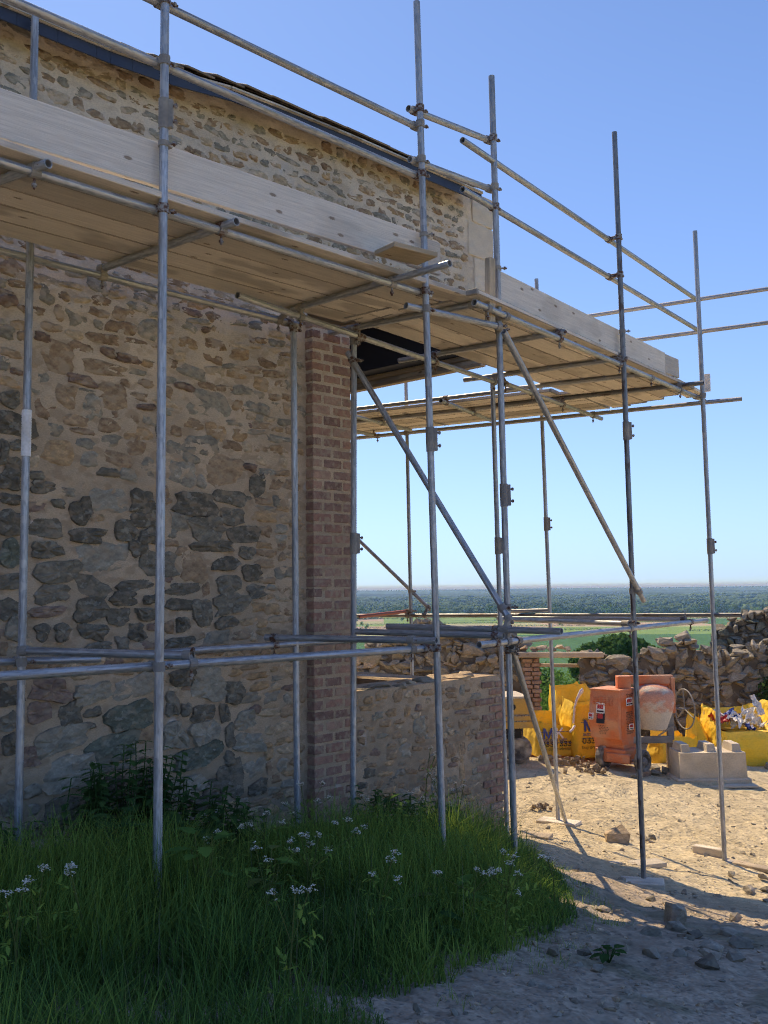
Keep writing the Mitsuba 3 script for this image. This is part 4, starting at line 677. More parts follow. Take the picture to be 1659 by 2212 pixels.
def strap(fr, pts, r=.018):
    pts = np.asarray(pts, float)
    return to(fr, join([tube(p, q + (q - p) * .1, r, 0, 7) for p, q in zip(pts[:-1], pts[1:])]))
def printed(bag, fr, a, b, H, x0, sc=1.0, full=True):
    if full: put('print', on_front(fr, a, b, H, 'another FRE', .038 * sc, x0, H * .70), 'mat_ink', False, bag)
    put('logo', on_front(fr, a, b, H, 'M', .165 * sc, x0, H * .50, True), 'mat_blue', False, bag)
    put('logo', on_front(fr, a, b, H, 'K', .165 * sc, x0 + .225 * sc, H * .50, True), 'mat_white', False, bag)
    put('print', on_front(fr, a, b, H, 'BUILDING SUPP', .040 * sc, x0, H * .42, True), 'mat_blue', False, bag)
    put('print', on_front(fr, a, b, H, '0330 333 15', .082 * sc, x0 - .02, H * .28, True), 'mat_ink', False, bag)
    put('print', on_front(fr, a, b, H, 'buy online mkmbs', .045 * sc, x0 - .02, H * .18), 'mat_ink', False, bag)
    for zz in (.375, .67):
        s = np.linspace(x0 - .03, a * .86, 12)
        put('print', to(fr, join([beam((p, -b * (1 + .07 * math.sin(PI * min(1, zz * 1.15))) - .036, H * zz), (q, -b * (1 + .07 * math.sin(PI * min(1, zz * 1.15))) - .036, H * zz), .004, .007, ch=.0005) for p, q in zip(s[:-1], s[1:])])), 'mat_blue', False, bag)
f1 = local(2.66, 16.55, gl(2.66, 16.55), 12)
bag1 = thing('bulk_bag', 'yellow builder\'s bulk bag with a sagging open top, left of the tall strapped bag', 'bulk bag')
put('body', sack(f1, .32, .30, .68, 3, .13, .03, front=.78, fill=.6), 'mat_yellow', True, bag1)
printed(bag1, f1, .32, .30, .60, -.24, .95, full=False)
f2 = local(3.36, 16.55, gl(3.36, 16.55), 10)
bag2 = thing('bulk_bag', 'tall full yellow bulk bag with white lifting strap beside the mixer', 'bulk bag')
put('body', sack(f2, .40, .36, .86, 8, .07), 'mat_yellow', True, bag2)
printed(bag2, f2, .40, .36, .86, -.30, 1.05)
put('strap', strap(f2, [(-.43, -.33, .55), (-.40, -.33, .80), (-.36, -.33, .94), (-.29, -.31, 1.06), (-.25, -.29, 1.09), (-.24, -.28, 1.05), (-.29, -.28, .99), (-.36, -.29, .9)]), 'mat_white', True, bag2)
put('strap', strap(f2, [(-.42, -.36, .52), (-.47, -.4, .47), (-.52, -.42, .44)], .02), 'mat_white', True, bag2)
f3 = local(3.14, 17.25, gl(3.14, 17.25), 4)
bag3 = thing('bulk_bag', 'yellow bulk bag standing at the back, its crumpled top showing between two others', 'bulk bag')
put('body', sack(f3, .30, .30, 1.02, 15, .08), 'mat_yellow', True, bag3)
f4 = local(4.55, 16.1, gl(4.55, 16.1) - .02, 20)
bag4 = thing('bulk_bag', 'slumped empty yellow bag behind the mixer drum', 'bulk bag')
put('body', sack(f4, .36, .22, .38, 21, .35), 'mat_yellow', True, bag4)
f5 = local(5.02, 16.2, gl(5.02, 16.2) - .02, -25)
bag5 = thing('bulk_bag', 'crumpled yellow bag leaning behind the hand wheel', 'bulk bag')
v, fa, _ = sack((np.zeros(3), np.eye(3)), .22, .2, .72, 31, .12, bulge=.15)
sh = 1 - .62 * np.clip(v[:, 2] / .8, 0, 1)
v[:, 0] = v[:, 0] * sh - .12 * v[:, 2]; v[:, 1] *= sh
put('body', to(f5, (v, fa, None)), 'mat_yellow', True, bag5)
f6 = local(5.62, 16.3, gl(5.62, 16.3) - .02, 6)
bag6 = thing('bulk_bag', 'wide open yellow bag heaped with paper and plastic rubbish', 'bulk bag')
v, fa, _ = sack((np.zeros(3), np.eye(3)), .50, .40, .90, 44, .10, front=.62, fill=.58)
put('body', to(f6, (v + np.stack([.10 * v[:, 2], 0 * v[:, 2], 0 * v[:, 2]], 1), fa, None)), 'mat_yellow', True, bag6)
def crumple(c, s, seed, yaw=0.0, tilt=0.0):
    """A crumpled sheet, one piece of rubbish."""
    r = np.random.default_rng(seed); n = 9
    x, y = np.meshgrid(np.linspace(-1, 1, n), np.linspace(-1, 1, n), indexing='ij')
    P = np.stack([x * s[0], y * s[1], (meshkit.noise(np.stack([x * 2 + seed, y * 2, 0 * x], -1), seed) - .5) * s[2] * 2 + (meshkit.noise(np.stack([x * 5, y * 5 + seed, 0 * x], -1), seed + 1) - .5) * s[2] * 1.2], -1).reshape(-1, 3)
    P += r.normal(0, .12, P.shape) * np.asarray(s) * .5
    ct, st, cy_, sy_ = math.cos(tilt), math.sin(tilt), math.cos(yaw), math.sin(yaw)
    P = P @ np.array([[1, 0, 0], [0, ct, st], [0, -st, ct]]) @ np.array([[cy_, sy_, 0], [-sy_, cy_, 0], [0, 0, 1]])
    k = (np.arange(n - 1)[:, None] * n + np.arange(n - 1)).ravel()
    F = quads(np.stack([k, k + n, k + n + 1, k + 1], 1))
    th = P + [0, 0, -.004]
    return np.vstack([P, th]) + c, np.vstack([F, F[:, ::-1] + n * n]), None
RUB = [('plastic_sack', (-.30, -.12, .73), (.15, .13, .10), 'mat_red', 'crumpled red plastic sack at the left of the rubbish bag', 'sack'),
       ('plastic_wrapper', (.02, .10, .78), (.09, .10, .09), 'mat_blue', 'blue wrapper at the back of the rubbish heap', 'wrapper'),
       ('plastic_wrapper', (.14, -.26, .63), (.10, .06, .07), 'mat_blue', 'blue wrapper at the front rim of the rubbish bag', 'wrapper')]
for j, (nm, c, s, mt, lb, ct) in enumerate(RUB):
    solo(nm, to(f6, crumple(np.array(c), s, 70 + j, j * .8, .6)), mt, lb, ct)
r = np.random.default_rng(12)
for j in range(11):
    c = np.array([r.uniform(-.40, .46), r.uniform(-.28, .22), 0]); c[2] = .62 + .12 * (c[1] + .28) + r.uniform(0, .07)
    solo('paper_sack', to(f6, crumple(c, (r.uniform(.09, .17), r.uniform(.08, .13), .08), 90 + j, r.uniform(0, 3), r.uniform(.2, 1.1))), 'mat_white', 'crumpled white paper sack in the heaped rubbish bag', 'paper sack', group='crumpled paper sacks in the rubbish bag')
solo('paper_sack', to(f6, crumple(np.array([.42, .02, .92]), (.07, .17, .05), 131, .5, 1.1)), 'mat_white', 'stiff white paper sack sticking up at the back right of the rubbish bag', 'paper sack')
solo('paper_sack', to(f6, crumple(np.array([.56, -.30, .42]), (.10, .24, .05), 137, .3, 1.25)), 'mat_white', 'torn paper sack hanging over the right side of the rubbish bag', 'paper sack')

# ---------------------------------------------------------------- concrete block, yellow machines, clods
fb = local(4.68, 14.55, gl(4.68, 14.3) - .02, 1.5)
blk = thing('concrete_block', 'cast concrete block with three ridges on top and a flared base', 'concrete block')
put('base', to(fb, box(np.array([0, .22, .05]), [.54, .32, .045], ch=.02)), 'mat_concrete', False, blk)
put('body', to(fb, box(np.array([0, .22, .27]), [.49, .27, .185], taper=.965)), 'mat_concrete', False, blk)
for u_ in (-.37, .0, .37):
    put('ridge', to(fb, box(np.array([u_, .23, .505]), [.068, .22, .058], taper=.80)), 'mat_concrete', False, blk)
put('skirt', to(fb, box(np.array([-.02, .06, .012]), [.58, .34, .014], ch=.006)), 'mat_concrete', False, blk)
fd = local(1.75, 15.9, gl(2.0, 15.9), 8)
dmp = thing('site_dumper', 'corner of a worn yellow site machine with a round hole, behind the corner standards', 'dumper')
put('body', to(fd, extrude([(-.6, .55), (.52, .55), (.50, .70), (.47, .93), (.42, 1.0), (-.6, 1.02)], -.3, .5, axis=1)), 'mat_machine_yellow', False, dmp)
put('top_plate', to(fd, box(np.array([-.1, .1, 1.025]), [.54, .41, .018], ch=.006)), 'mat_concrete', False, dmp)
put('hole', to(fd, disc(np.array([.17, -.306, .88]), [0, -1, 0], .05, 18)), 'mat_dark', False, dmp)
put('band', to(fd, join([box(np.array([.1, -.303, .75]), [.40, .006, .012], ch=.002), box(np.array([.1, -.303, .66]), [.38, .006, .008], ch=.002)])), 'mat_rusty', False, dmp)
put('chassis', to(fd, box(np.array([-.1, .15, .46]), [.45, .3, .085], ch=.01)), 'mat_dark', False, dmp)
put('wheel', to(fd, lathe((.30, -.05, .20), (.30, .95, .20), [(-.10, 0), (-.10, .1), (-.12, .16), (-.07, .22), (.07, .22), (.10, .16), (.10, 0)], 22)), 'mat_rubber', False, dmp)
fe = local(6.75, 16.2, gl(6.4, 16.2), 5)
bkt = thing('digger_bucket', 'yellow steel bucket plate with a rounded top edge at the right', 'digger bucket')
put('plate', to(fe, extrude([(-.50, .02), (.6, .02), (.6, .43), (-.44, .45), (-.49, .42), (-.51, .35)], -.04, .28, axis=1)), 'mat_machine_yellow', False, bkt)
put('lip', to(fe, box(np.array([.05, .12, .452]), [.48, .17, .012], ch=.004)), 'mat_yellow', False, bkt)
rk = np.random.default_rng(23)
def clump(c, s, n, kind, mat, sp=1.0):
    return join([rock(np.array(c) + rk.normal(0, 1, 3) * [s * sp, s * sp, s * .28] + [0, 0, s * .3], [s * rk.uniform(.25, .5)] * 3, rk, 9, kind) for _ in range(n)])
for (x, y, s, lb) in ((13.32, 8.72, .13, 'dark turf clod on the sand, left of the mixer wheel'), (12.98, 8.18, .12, 'flat dark turf clod in front of the mixer wheel'), (10.9, 7.66, .07, 'small turf clod behind the farthest standard')):
    solo('turf_clod', clump((x, y, zg(x, y)), s, 26, 4, 0), 'mat_mud', lb, 'clod')
for j, (l, d, s) in enumerate(((3.75, 14.75, .10), (3.95, 14.9, .09), (4.15, 15.0, .12), (4.35, 15.0, .1), (3.6, 14.7, .07), (4.05, 15.3, .1), (4.5, 15.2, .09), (2.45, 16.1, .08), (2.58, 16.05, .09), (2.2, 16.1, .1), (5.95, 15.75, .11), (6.25, 15.8, .12), (6.4, 15.3, .10))):
    P = F0 * d + R0 * l
    solo('rubble_lump', rock(np.array([P[0], P[1], gl(l, d) + s * .3]), [s, s * .8, s * .6], rk, 12, [4, 7, 2][j % 3]), 'mat_stone', 'lump of broken masonry on the ground around the mixer and bags', 'rubble', group='broken masonry around the mixer and the bags')

# ---------------------------------------------------------------- stones on the ground
RKS = [(5.85,3.14,.16),(5.18,2.91,.17),(5.6,2.98,.14),(5.5,2.80,.13),(5.2,2.58,.14),(5.81,2.74,.16),(5.47,2.52,.15),(4.79,2.37,.16),(4.85,2.55,.12),(4.75,2.66,.11),(9.1,4.08,.14),(9.27,4.0,.12),(5.12,2.5,.14),(4.95,2.45,.13),(5.05,2.36,.14),(5.35,2.78,.12),(5.65,3.6,.09),(5.7,3.41,.1),(4.57,2.78,.16),(4.39,2.83,.1),(8.17,4.24,.1),(5.61,3.48,.1),(7.16,3.32,.12),(6.95,3.89,.1),(6.95,3.76,.08),(7.03,4.16,.08),(6.27,3.2,.1),(4.28,2.95,.1),(9.66,4.51,.1),(9.88,4.28,.12),(9.94,6.87,.1),(10.04,6.52,.08),(10.45,5.86,.1),(12.6,8.16,.1),(9.23,6.66,.1),(10.61,5.89,.12),(4.19,2.64,.08),(3.93,2.32,.07),(3.7,2.59,.08),(3.63,2.4,.07),(3.08,2.79,.06),(3.15,2.65,.06)]
solo('boulder', rock(np.array([10.04, 6.0, -1.2]), [.19, .15, .12], rk, 15, 0), 'mat_stone', 'pale angular boulder alone on the sunlit sand', 'boulder')
solo('field_stone', rock(np.array([5.88, 3.12, -.48]), [.11, .075, .085], rk, 14, 7), 'mat_stone', 'rounded stone catching a strip of sunlight in the shade', 'stone')
for j, (x, y, s) in enumerate(RKS[1:]):
    solo('field_stone', rock(np.array([x, y, zg(x, y) + s * .1]), [s * .5, s * .38, s * .27], rk, 12, [2, 7, 3, 2][j % 4]), 'mat_stone', 'small stone lying on the sunlit sand' if x > 8 else 'grey stone half sunk in the trodden earth of the shaded bank' if s > .11 else 'small stone trodden into the shaded earth near the grass', 'stone', group='stones on the sunlit sand' if x > 8 else 'larger stones in the shaded bank' if s > .11 else 'small stones in the shaded earth')
gr = []
for j in range(1500):
    d, l = rk.uniform(3.2, 15), rk.uniform(-.1, 1.0)
    l = l * d * .40
    P = F0 * d + R0 * l
    if P[1] > 5.6 and P[0] < 8.3: continue
    s = rk.uniform(.008, .028) * (1 + (rk.uniform() > .9))
    gr.append(rock(np.array([P[0], P[1], 0]), [s, s * .8, s * .55], rk, 8, [2, 7, 0][j % 3]))
xy = np.array([g[0].mean(0)[:2] for g in gr]); zz = height(xy[:, 0], xy[:, 1])
solo('gravel', join([(g[0] + [0, 0, z], g[1], g[2]) for g, z in zip(gr, zz)]), 'mat_stone', 'scattered small stones and grit over the bare earth', 'gravel', kind='stuff')

# ---------------------------------------------------------------- ruined wall behind the yard
def ruin(name, label, a, b, zb, top, seed, thick=.5, cap=True, kinds=(7, 7, 7, 2, 0, 2, 3), fac=1.0):
    r = np.random.default_rng(seed)
    A, B = F0 * a[1] + R0 * a[0], F0 * b[1] + R0 * b[0]
    L = np.linalg.norm(B - A); u_ = (B - A) / L; nn = np.cross(u_, UP); nn = nn if nn @ F0 < 0 else -nn
    k = thing(name, label, 'ruined wall')
    ts = np.linspace(0, 1, 24); m = []
    for s, e in zip(ts[:-1], ts[1:]):
        z1 = min(np.interp([s, (s + e) / 2, e], *top)) - .03
        m.append(beam(A + u_ * L * (s + e) / 2 - nn * (thick / 2 + .05) + UP * zb, A + u_ * L * (s + e) / 2 - nn * (thick / 2 + .05) + UP * z1, L * (e - s) + .002, thick, up=nn)[:2] + (None,))
    put('core', join(m), 'mat_core', False, k)
    R = np.array([u_, -nn, UP])
    def lay(w, hh, x, z, out):
        tl = r.normal(0, .22); ct, st = math.cos(tl), math.sin(tl)
        P = A + u_ * x + UP * z - nn * (.07 - out)
        m_ = rock(np.zeros(3), [w * .62, r.uniform(.10, .18), hh * .72], r, int(r.integers(11, 16)), int(r.choice(kinds)), yaw=r.normal(0, .25))
        put('stone', (m_[0] @ np.array([[ct, 0, st], [0, 1, 0], [-st, 0, ct]]) @ R + P, m_[1], m_[2]), 'mat_stone', False, k)
    z = zb
    while z < max(top[1]):
        hh = r.uniform(.10, .20) * fac; x = r.uniform(-.05, .05)
        while x < L:
            big = r.uniform() < .18
            w = (r.uniform(.30, .46) if big else r.uniform(.09, .28)) * fac
            zt_ = np.interp((x + w / 2) / L, *top)
            if x + w < L + .10 and z + hh * .35 < zt_:
                if w < .14 or r.uniform() < .72: lay(w, hh * (1.5 if big else r.uniform(.75, 1.1)), x + w / 2, z + hh / 2 + r.normal(0, .025), r.normal(0, .03))
                else:
                    lay(w, hh * .55, x + w / 2, z + hh * .24, r.normal(0, .025)); lay(w * .7, hh * .5, x + w * .4, z + hh * .76, r.normal(0, .025))
            x += w * r.uniform(.92, 1.05)
        z += hh * .96
    if cap:
        x = 0
        while x < L:
            w = r.uniform(.12, .42) * fac; hh = r.uniform(.08, .26) * fac
            for q in range(2):
                P = A + u_ * (x + w / 2) + UP * (np.interp((x + w / 2) / L, *top) + hh * .02 + r.normal(0, .02)) - nn * (.1 + q * .24 + r.normal(0, .04))
                put('stone', rock(P, [w * .55, w * .42, hh * .6], r, 10, int(r.choice(kinds)), yaw=r.uniform(-.5, .5) + math.atan2(u_[1], u_[0])), 'mat_stone', False, k)
            x += w * .95
    return k
def zt(y, d): return 1.6 - (y - 1262.5) / 2150 * d
ra = ruin('ruined_wall', 'ruined rubble wall left of the doorway, behind the low wall', (-.9, 19.6), (2.50, 18.5), -1.5, (np.array([0, .25, .45, .5, .62, .8, 1.0]), np.array([.2, .55, .92, .9, .72, .66, .58])), 41)
jm = put('jamb', to(local(2.60, 18.42, -1.4), box(np.array([.06, .22, .84]), [.165, .2, .84]))[:2] + (None,), 'mat_mud', False, ra)
rj = np.random.default_rng(9)
for c in range(21):
    for s in range(2):
        w = .08 if (c + s) % 2 else .14
        x = -.02 + s * .16
        put('brick', to(local(2.60, 18.42, -1.4), box(np.array([x + .02, .03, .045 + c * .079]), [w * .62, .06, .032], kind=int(rj.choice([0, 2, 2])), ch=.006)), 'mat_brick', False, jm)
rb2 = ruin('ruined_wall', 'broken rubble wall with loose stones along its top, behind the mixer', (3.52, 18.25), (7.6, 17.4), -1.5, (np.array([0, .06, .13, .2, .3, .38, .45, .52, .6, .72, .85, 1.0]), np.array([.28, .38, .20, .22, .34, .54, .66, .42, .34, .46, .60, .5])), 43, kinds=(7, 7, 2, 7, 2, 3), fac=.86)
rt2 = ruin('ruined_wall', 'tall dark stump of ruined wall at the right edge', (6.30, 19.4), (8.4, 18.6), -1.5, (np.array([0, .12, .3, .48, .6, .75, 1.0]), np.array([.62, .80, 1.02, 1.10, 1.05, .80, .4])), 47, kinds=(3, 8, 2, 3, 8, 7), fac=.8)  # dark stone kinds put the shade on this stump into its colour
put('lintel', beam(F0 * 18.35 + R0 * 2.25 + UP * .34, F0 * 18.2 + R0 * 3.95 + UP * .33, .16, .10, kind=2, ch=.015), 'mat_wood', False, ra, label='cracked old timber lintel over the doorway')
put('lintel', beam(F0 * 18.5 + R0 * 2.7 + UP * .14, F0 * 18.4 + R0 * 3.7 + UP * .12, .12, .06, kind=2, ch=.01), 'mat_wood', False, ra)
for j in range(7):
    P = F0 * 18.4 + R0 * (2.35 + j * .17) + UP * (.425 + .03 * (j % 2))
    put('stone', rock(P, [.11, .1, .055], rj, 12, int(rj.choice([0, 7, 1])), yaw=0), 'mat_stone', False, ra)

# ---------------------------------------------------------------- grass and weeds under the wall
rgr = np.random.default_rng(31)
def blades(P, hgt, wid, lean, kind, seg=3, r=rgr):
    """Curved tapering blades from the points P; one mesh."""
    n = len(P); yaw = r.uniform(0, 2 * PI, n); d = np.stack([np.cos(yaw), np.sin(yaw), 0 * yaw], 1); s = np.stack([-np.sin(yaw), np.cos(yaw), 0 * yaw], 1)
    tone = r.uniform(0, 1, n)
    V, U = [], []
    for j in range(seg + 1):
        t = j / seg
        c = P + d * (lean * hgt * t ** 1.8)[:, None] + UP * (hgt * (t - .25 * lean * t ** 2.4))[:, None]
        w = (wid * (1 - t ** 1.6) * .5)[:, None]
        V += [c - s * w, c + s * w]; U += [np.stack([tone, kind + .5 + 0 * tone], 1)] * 2
    V = np.stack(V, 1); U = np.stack(U, 1); m = 2 * (seg + 1)
    F = np.concatenate([(np.arange(n) * m)[:, None] + np.array(q) for j in range(seg) for q in ([2 * j, 2 * j + 1, 2 * j + 3], [2 * j, 2 * j + 3, 2 * j + 2])])
    return V.reshape(-1, 3), F, U.reshape(-1, 2)
from shapely.geometry import Polygon, Point
GRASS = Polygon([(.8, 1.5), (2.1, 1.8), (2.65, 2.45), (2.95, 2.86), (3.05, 3.02), (3.5, 2.95), (3.9, 3.02), (4.4, 3.12), (5.1, 3.33), (5.9, 3.9), (6.6, 4.5), (7.2, 5.1), (7.6, 5.6), (7.4, 5.92), (5.6, 5.9), (3.6, 5.9), (2.9, 5.7), (1.2, 5.9)])
bx = GRASS.exterior
import shapely
def scatter(n, poly, r=rgr):
    a, b, c, d = poly.bounds
    p = np.stack([r.uniform(a, c, n), r.uniform(b, d, n)], 1)
    return p[shapely.contains_xy(poly, p[:, 0], p[:, 1])]
def ground_pts(p): return np.stack([p[:, 0], p[:, 1], height(p[:, 0], p[:, 1]) - .01], 1)
def edge(p): return np.array(shapely.distance(shapely.points(p), bx))
p = scatter(135000, GRASS)
dens = meshkit.fbm(np.stack([p[:, 0], p[:, 1], 0 * p[:, 0]], 1) * 3.2, 2, 12)
p = p[rgr.uniform(.0, 1.0, len(p)) < np.clip(.35 + (dens - .3) * 2.6, .3, 1)]
e = edge(p); dens = meshkit.fbm(np.stack([p[:, 0], p[:, 1], 0 * p[:, 0]], 1) * 1.7, 2, 14)
h = (.06 + .26 * np.clip(e / .5, 0, 1)) * (.2 + 1.5 * dens) * rgr.uniform(.5, 1.35, len(p)) * np.where(p[:, 1] > 5.0, .45, 1)
solo('grass', blades(ground_pts(p), h, rgr.uniform(.0035, .010, len(p)), rgr.uniform(.1, 1.1, len(p)), np.where(rgr.uniform(size=len(p)) < .03, 4.0, 1.0) * np.where(rgr.uniform(size=len(p)) < np.clip((dens - .42) * 3, .05, .75), 2.0, np.where(rgr.uniform(size=len(p)) < .3, 1.0, 0.0))), 'mat_leaf', 'long uncut grass growing at the foot of the barn wall', 'grass', kind='stuff')
t = scatter(900, Polygon([(2.7, 2.6), (3.9, 2.75), (5.3, 3.1), (6.3, 4.0), (7.6, 5.2), (7.9, 5.8), (7.5, 5.9), (6.6, 4.6), (5.1, 3.45), (3.5, 3.05)]))
t = np.repeat(t, 9, 0) + rgr.normal(0, .03, (len(t) * 9, 2))
solo('grass_tufts', blades(ground_pts(t), rgr.uniform(.03, .10, len(t)), rgr.uniform(.002, .004, len(t)), rgr.uniform(.3, 1.0, len(t)), 2), 'mat_leaf', 'short tufts of grass creeping onto the bare earth', 'grass', kind='stuff')
sd = scatter(420, GRASS)
sd = sd[edge(sd) > .2]
stalk = blades(ground_pts(sd), rgr.uniform(.30, .55, len(sd)), np.full(len(sd), .003), rgr.uniform(.05, .35, len(sd)), 4, 4)
solo('seeding_grass', stalk, 'mat_leaf', 'pale flowering grass stalks standing above the sward', 'grass', kind='stuff')

def leafblade(c, d, up, L, W, kind, r, lobes=0, fold=.15):
    """One leaf from c along d: outline fan with a raised rim; lobes cut its edge."""
    d = unit(d); s = unit(np.cross(up, d)); u_ = np.cross(d, s)
    t = np.linspace(0, 1, 9 if not lobes else 13)
    w = np.sin(PI * t ** .8) ** .9 * W / 2
    if lobes: w = w * (1 - .45 * (np.arange(len(t)) % 2))
    mid = c + np.outer(t * L, d) - np.outer(.18 * L * t ** 2, u_)
    V = np.vstack([mid, mid + np.outer(w, s) + np.outer(w * fold, u_), mid - np.outer(w, s) + np.outer(w * fold, u_)])
    n = len(t); k = np.arange(n - 1)
    F = np.vstack([quads(np.stack([k, k + 1, k + 1 + n, k + n], 1)), quads(np.stack([k, k + 2 * n, k + 1 + 2 * n, k + 1], 1))])
    return V, F, np.tile([[r.uniform(), kind + .5]], (len(V), 1))
def stem(p, q, r0=.004, kind=0):
    v, f, _ = tube(p, q, r0, 0, 6)
    return v, f, np.tile([[.3, kind + .5]], (len(v), 1))
def nettle(x, y, h, r, nst=5):
    st, lv = [], []
    for _ in range(nst):
        b = np.array([x + r.normal(0, .13), min(5.85, y + r.normal(0, .09)), 0]); b[2] = zg(b[0], b[1]) - .02
        hh = h * r.uniform(.7, 1.1); t = b + np.array([r.normal(0, .06), r.normal(0, .06) - .03, hh])
        st.append(stem(b, t, .0035, 1))
        for q in np.linspace(.25, 1, int(4 + hh * 9)):
            a = r.uniform(0, PI)
            for s in (0, PI):
                dd = np.array([math.cos(a + s), math.sin(a + s), .12 - .35 * r.uniform()])
                lv.append(leafblade(b + (t - b) * q, dd, UP, .115 * (1.15 - .5 * q) * r.uniform(.8, 1.2), .068 * (1.2 - .5 * q), 1, r, lobes=1))
    return join(st), join(lv)
rn = np.random.default_rng(77)
for (x, y, h, n) in ((3.35, 5.72, .62, 6), (3.6, 5.66, .75, 7), (3.85, 5.7, .66, 6), (4.1, 5.62, .5, 5), (3.25, 5.4, .4, 5), (3.55, 5.3, .42, 5), (3.9, 5.35, .4, 5), (2.55, 5.5, .35, 5), (4.35, 5.45, .4, 5), (5.6, 5.4, .42, 6), (5.85, 5.5, .40, 6), (6.15, 5.45, .38, 5), (6.5, 5.55, .35, 5), (5.2, 5.2, .3, 4)):
    w = 'under the low wall, right of the brick pier' if x > 5 else 'against the dark stones left of the brick pier'
    k = thing('nettle_plant', 'clump of dark green nettles growing ' + w, 'nettle', 'nettles ' + w)
    a, b = nettle(x, y, h * .82, rn, 2 * n)
    put('stem', a, 'mat_leaf', True, k); put('foliage', b, 'mat_leaf', True, k)
def broadleaf(x, y, n, L, W, kind, lobes, h0=.1):
    z = zg(x, y); m = []
    for j in range(n):
        a = j * 2.4 + rn.uniform(-.3, .3); el = rn.uniform(.25, .9)
        c = np.array([x, y, z + h0 * rn.uniform(.5, 1.6)]); d = np.array([math.cos(a), math.sin(a), el])
        e = c + d * L * .5
        m += [stem(np.array([x, y, z - .02]), e, .003, kind), leafblade(e, d - [0, 0, .5], UP, L * rn.uniform(.8, 1.15), W, kind, rn, lobes)]
    return join(m)
solo('dock_plant', broadleaf(4.15, 3.50, 10, .17, .07, 0, 0, .10), 'mat_leaf', 'broad-leaved dock rosette low in the grass in front of the brick pier', 'dock')
solo('dock_plant', broadleaf(3.85, 3.45, 7, .18, .10, 1, 0, .08), 'mat_leaf', 'rounded dark dock leaves near the bottom edge of the grass', 'dock')
solo('dock_plant', broadleaf(3.55, 5.1, 5, .22, .075, 1, 0, .15), 'mat_leaf', 'upright dock leaf beside the foot of the nearest standard', 'dock')
solo('hogweed_plant', broadleaf(3.10, 4.25, 11, .13, .10, 0, 1, .26), 'mat_leaf', 'lobed hogweed leaves standing in front of the nearest standard', 'hogweed')
solo('hogweed_plant', broadleaf(3.35, 4.05, 9, .12, .09, 0, 1, .22), 'mat_leaf', 'lobed hogweed leaves in the grass right of the nearest standard', 'hogweed')
solo('hogweed_plant', broadleaf(2.95, 4.8, 9, .11, .08, 1, 1, .30), 'mat_leaf', 'lobed hogweed leaves behind the nearest standard', 'hogweed')
solo('seedling_weed', broadleaf(4.43, 2.72, 9, .07, .05, 1, 0, .02), 'mat_leaf', 'little green weed rosette alone on the trodden earth', 'weed')

UMB = [(4.69,5.3,0.25),(4.75,5.2,0.14),(3.88,4.69,0.27),(3.46,4.39,0.32),(2.04,3.89,0.48),(2.17,3.91,0.45),(1.75,3.62,0.5),(3.19,3.94,0.33),(2.63,3.01,0.43),(3.62,4.09,0.29),(3.71,4.05,0.28),(5.46,5.4,0.0),(5.87,5.4,-0.11),(6.07,5.4,-0.08),(6.26,5.4,0.14),(6.29,5.5,0.28),(6.61,5.5,-0.06),(5.89,5.3,-0.16),(3.61,3.42,0.28),(4.33,3.24,0.15),(4.12,3.04,0.18),(4.1,3.28,0.16),(4.23,4.47,0.19),(6.34,5.4,-0.19),(5.07,3.51,-0.02),(4.3,3.19,0.2)]
def parsley(x, y, z, r, big=1.0):
    g = np.array([x + r.normal(0, .08), y + r.normal(0, .06) + .05, 0]); g[2] = zg(g[0], g[1]) - .02
    top = np.array([x, y, z]); st, heads_, lv = [], [], []
    mid = g + (top - g) * .6 + r.normal(0, .02, 3)
    st += [stem(g, mid, .0035), stem(mid, top - [0, 0, .02], .0025)]
    heads = [top] + [mid + np.array([r.normal(0, .10), r.normal(0, .07), (top[2] - mid[2]) * r.uniform(.5, 1.1)]) for _ in range(r.integers(1, 4))]
    for hd in heads:
        fl = []; heads_.append(fl)
        st.append(stem(mid, hd - [0, 0, .02], .002))
        for _ in range(r.integers(8, 13)):
            a, q = r.uniform(0, 2 * PI), math.sqrt(r.uniform()) * r.uniform(.016, .028) * big
            c = hd + np.array([math.cos(a) * q, math.sin(a) * q, -.35 * q + r.normal(0, .006)])
            st.append(stem(hd - [0, 0, .025], c, .0008))
            for _ in range(6):
                o = c + r.normal(0, .0055, 3) * [1, 1, .5]; k = 5; th = np.arange(k) * 2 * PI / k + r.uniform(0, 1); rr = r.uniform(.0022, .0042)
                tl = r.normal(0, .35, 2)
                fl.append((np.vstack([[o], o + np.stack([rr * np.cos(th), rr * np.sin(th), rr * (np.cos(th) * tl[0] + np.sin(th) * tl[1])], 1)]), np.array([[0, 1 + j, 1 + (j + 1) % k] for j in range(k)]), None))
    for q in (.25, .42, .6, .75):
        c = g + (top - g) * q
        for _ in range(2):
            a = r.uniform(0, 2 * PI); d = np.array([math.cos(a), math.sin(a), .3])
            for s in np.linspace(.3, 1, 5): lv.append(leafblade(c + d * .10 * s, d + r.normal(0, .7, 3), UP, .04, .02, 2, r, 1))
    return join(st), [join(q) for q in heads_], join(lv)
ru = np.random.default_rng(55)
for (x, y, z) in UMB:
    w = 'at the far left of the grass' if x < 3 else 'in front of the brick pier' if x < 4.9 and y > 4.7 else 'in the middle of the long grass' if x < 5.2 else 'against the low wall' if y > 5.1 else 'at the right-hand end of the grass'
    k = thing('cow_parsley', 'flowering cow parsley with lacy white heads ' + w, 'cow parsley', 'cow parsley ' + w)
    a, b, c = parsley(x, y, z, ru)
    put('stem', a, 'mat_leaf', True, k); [put('flower_head', q, 'mat_petal', False, k) for q in b]; put('foliage', c, 'mat_leaf', True, k)

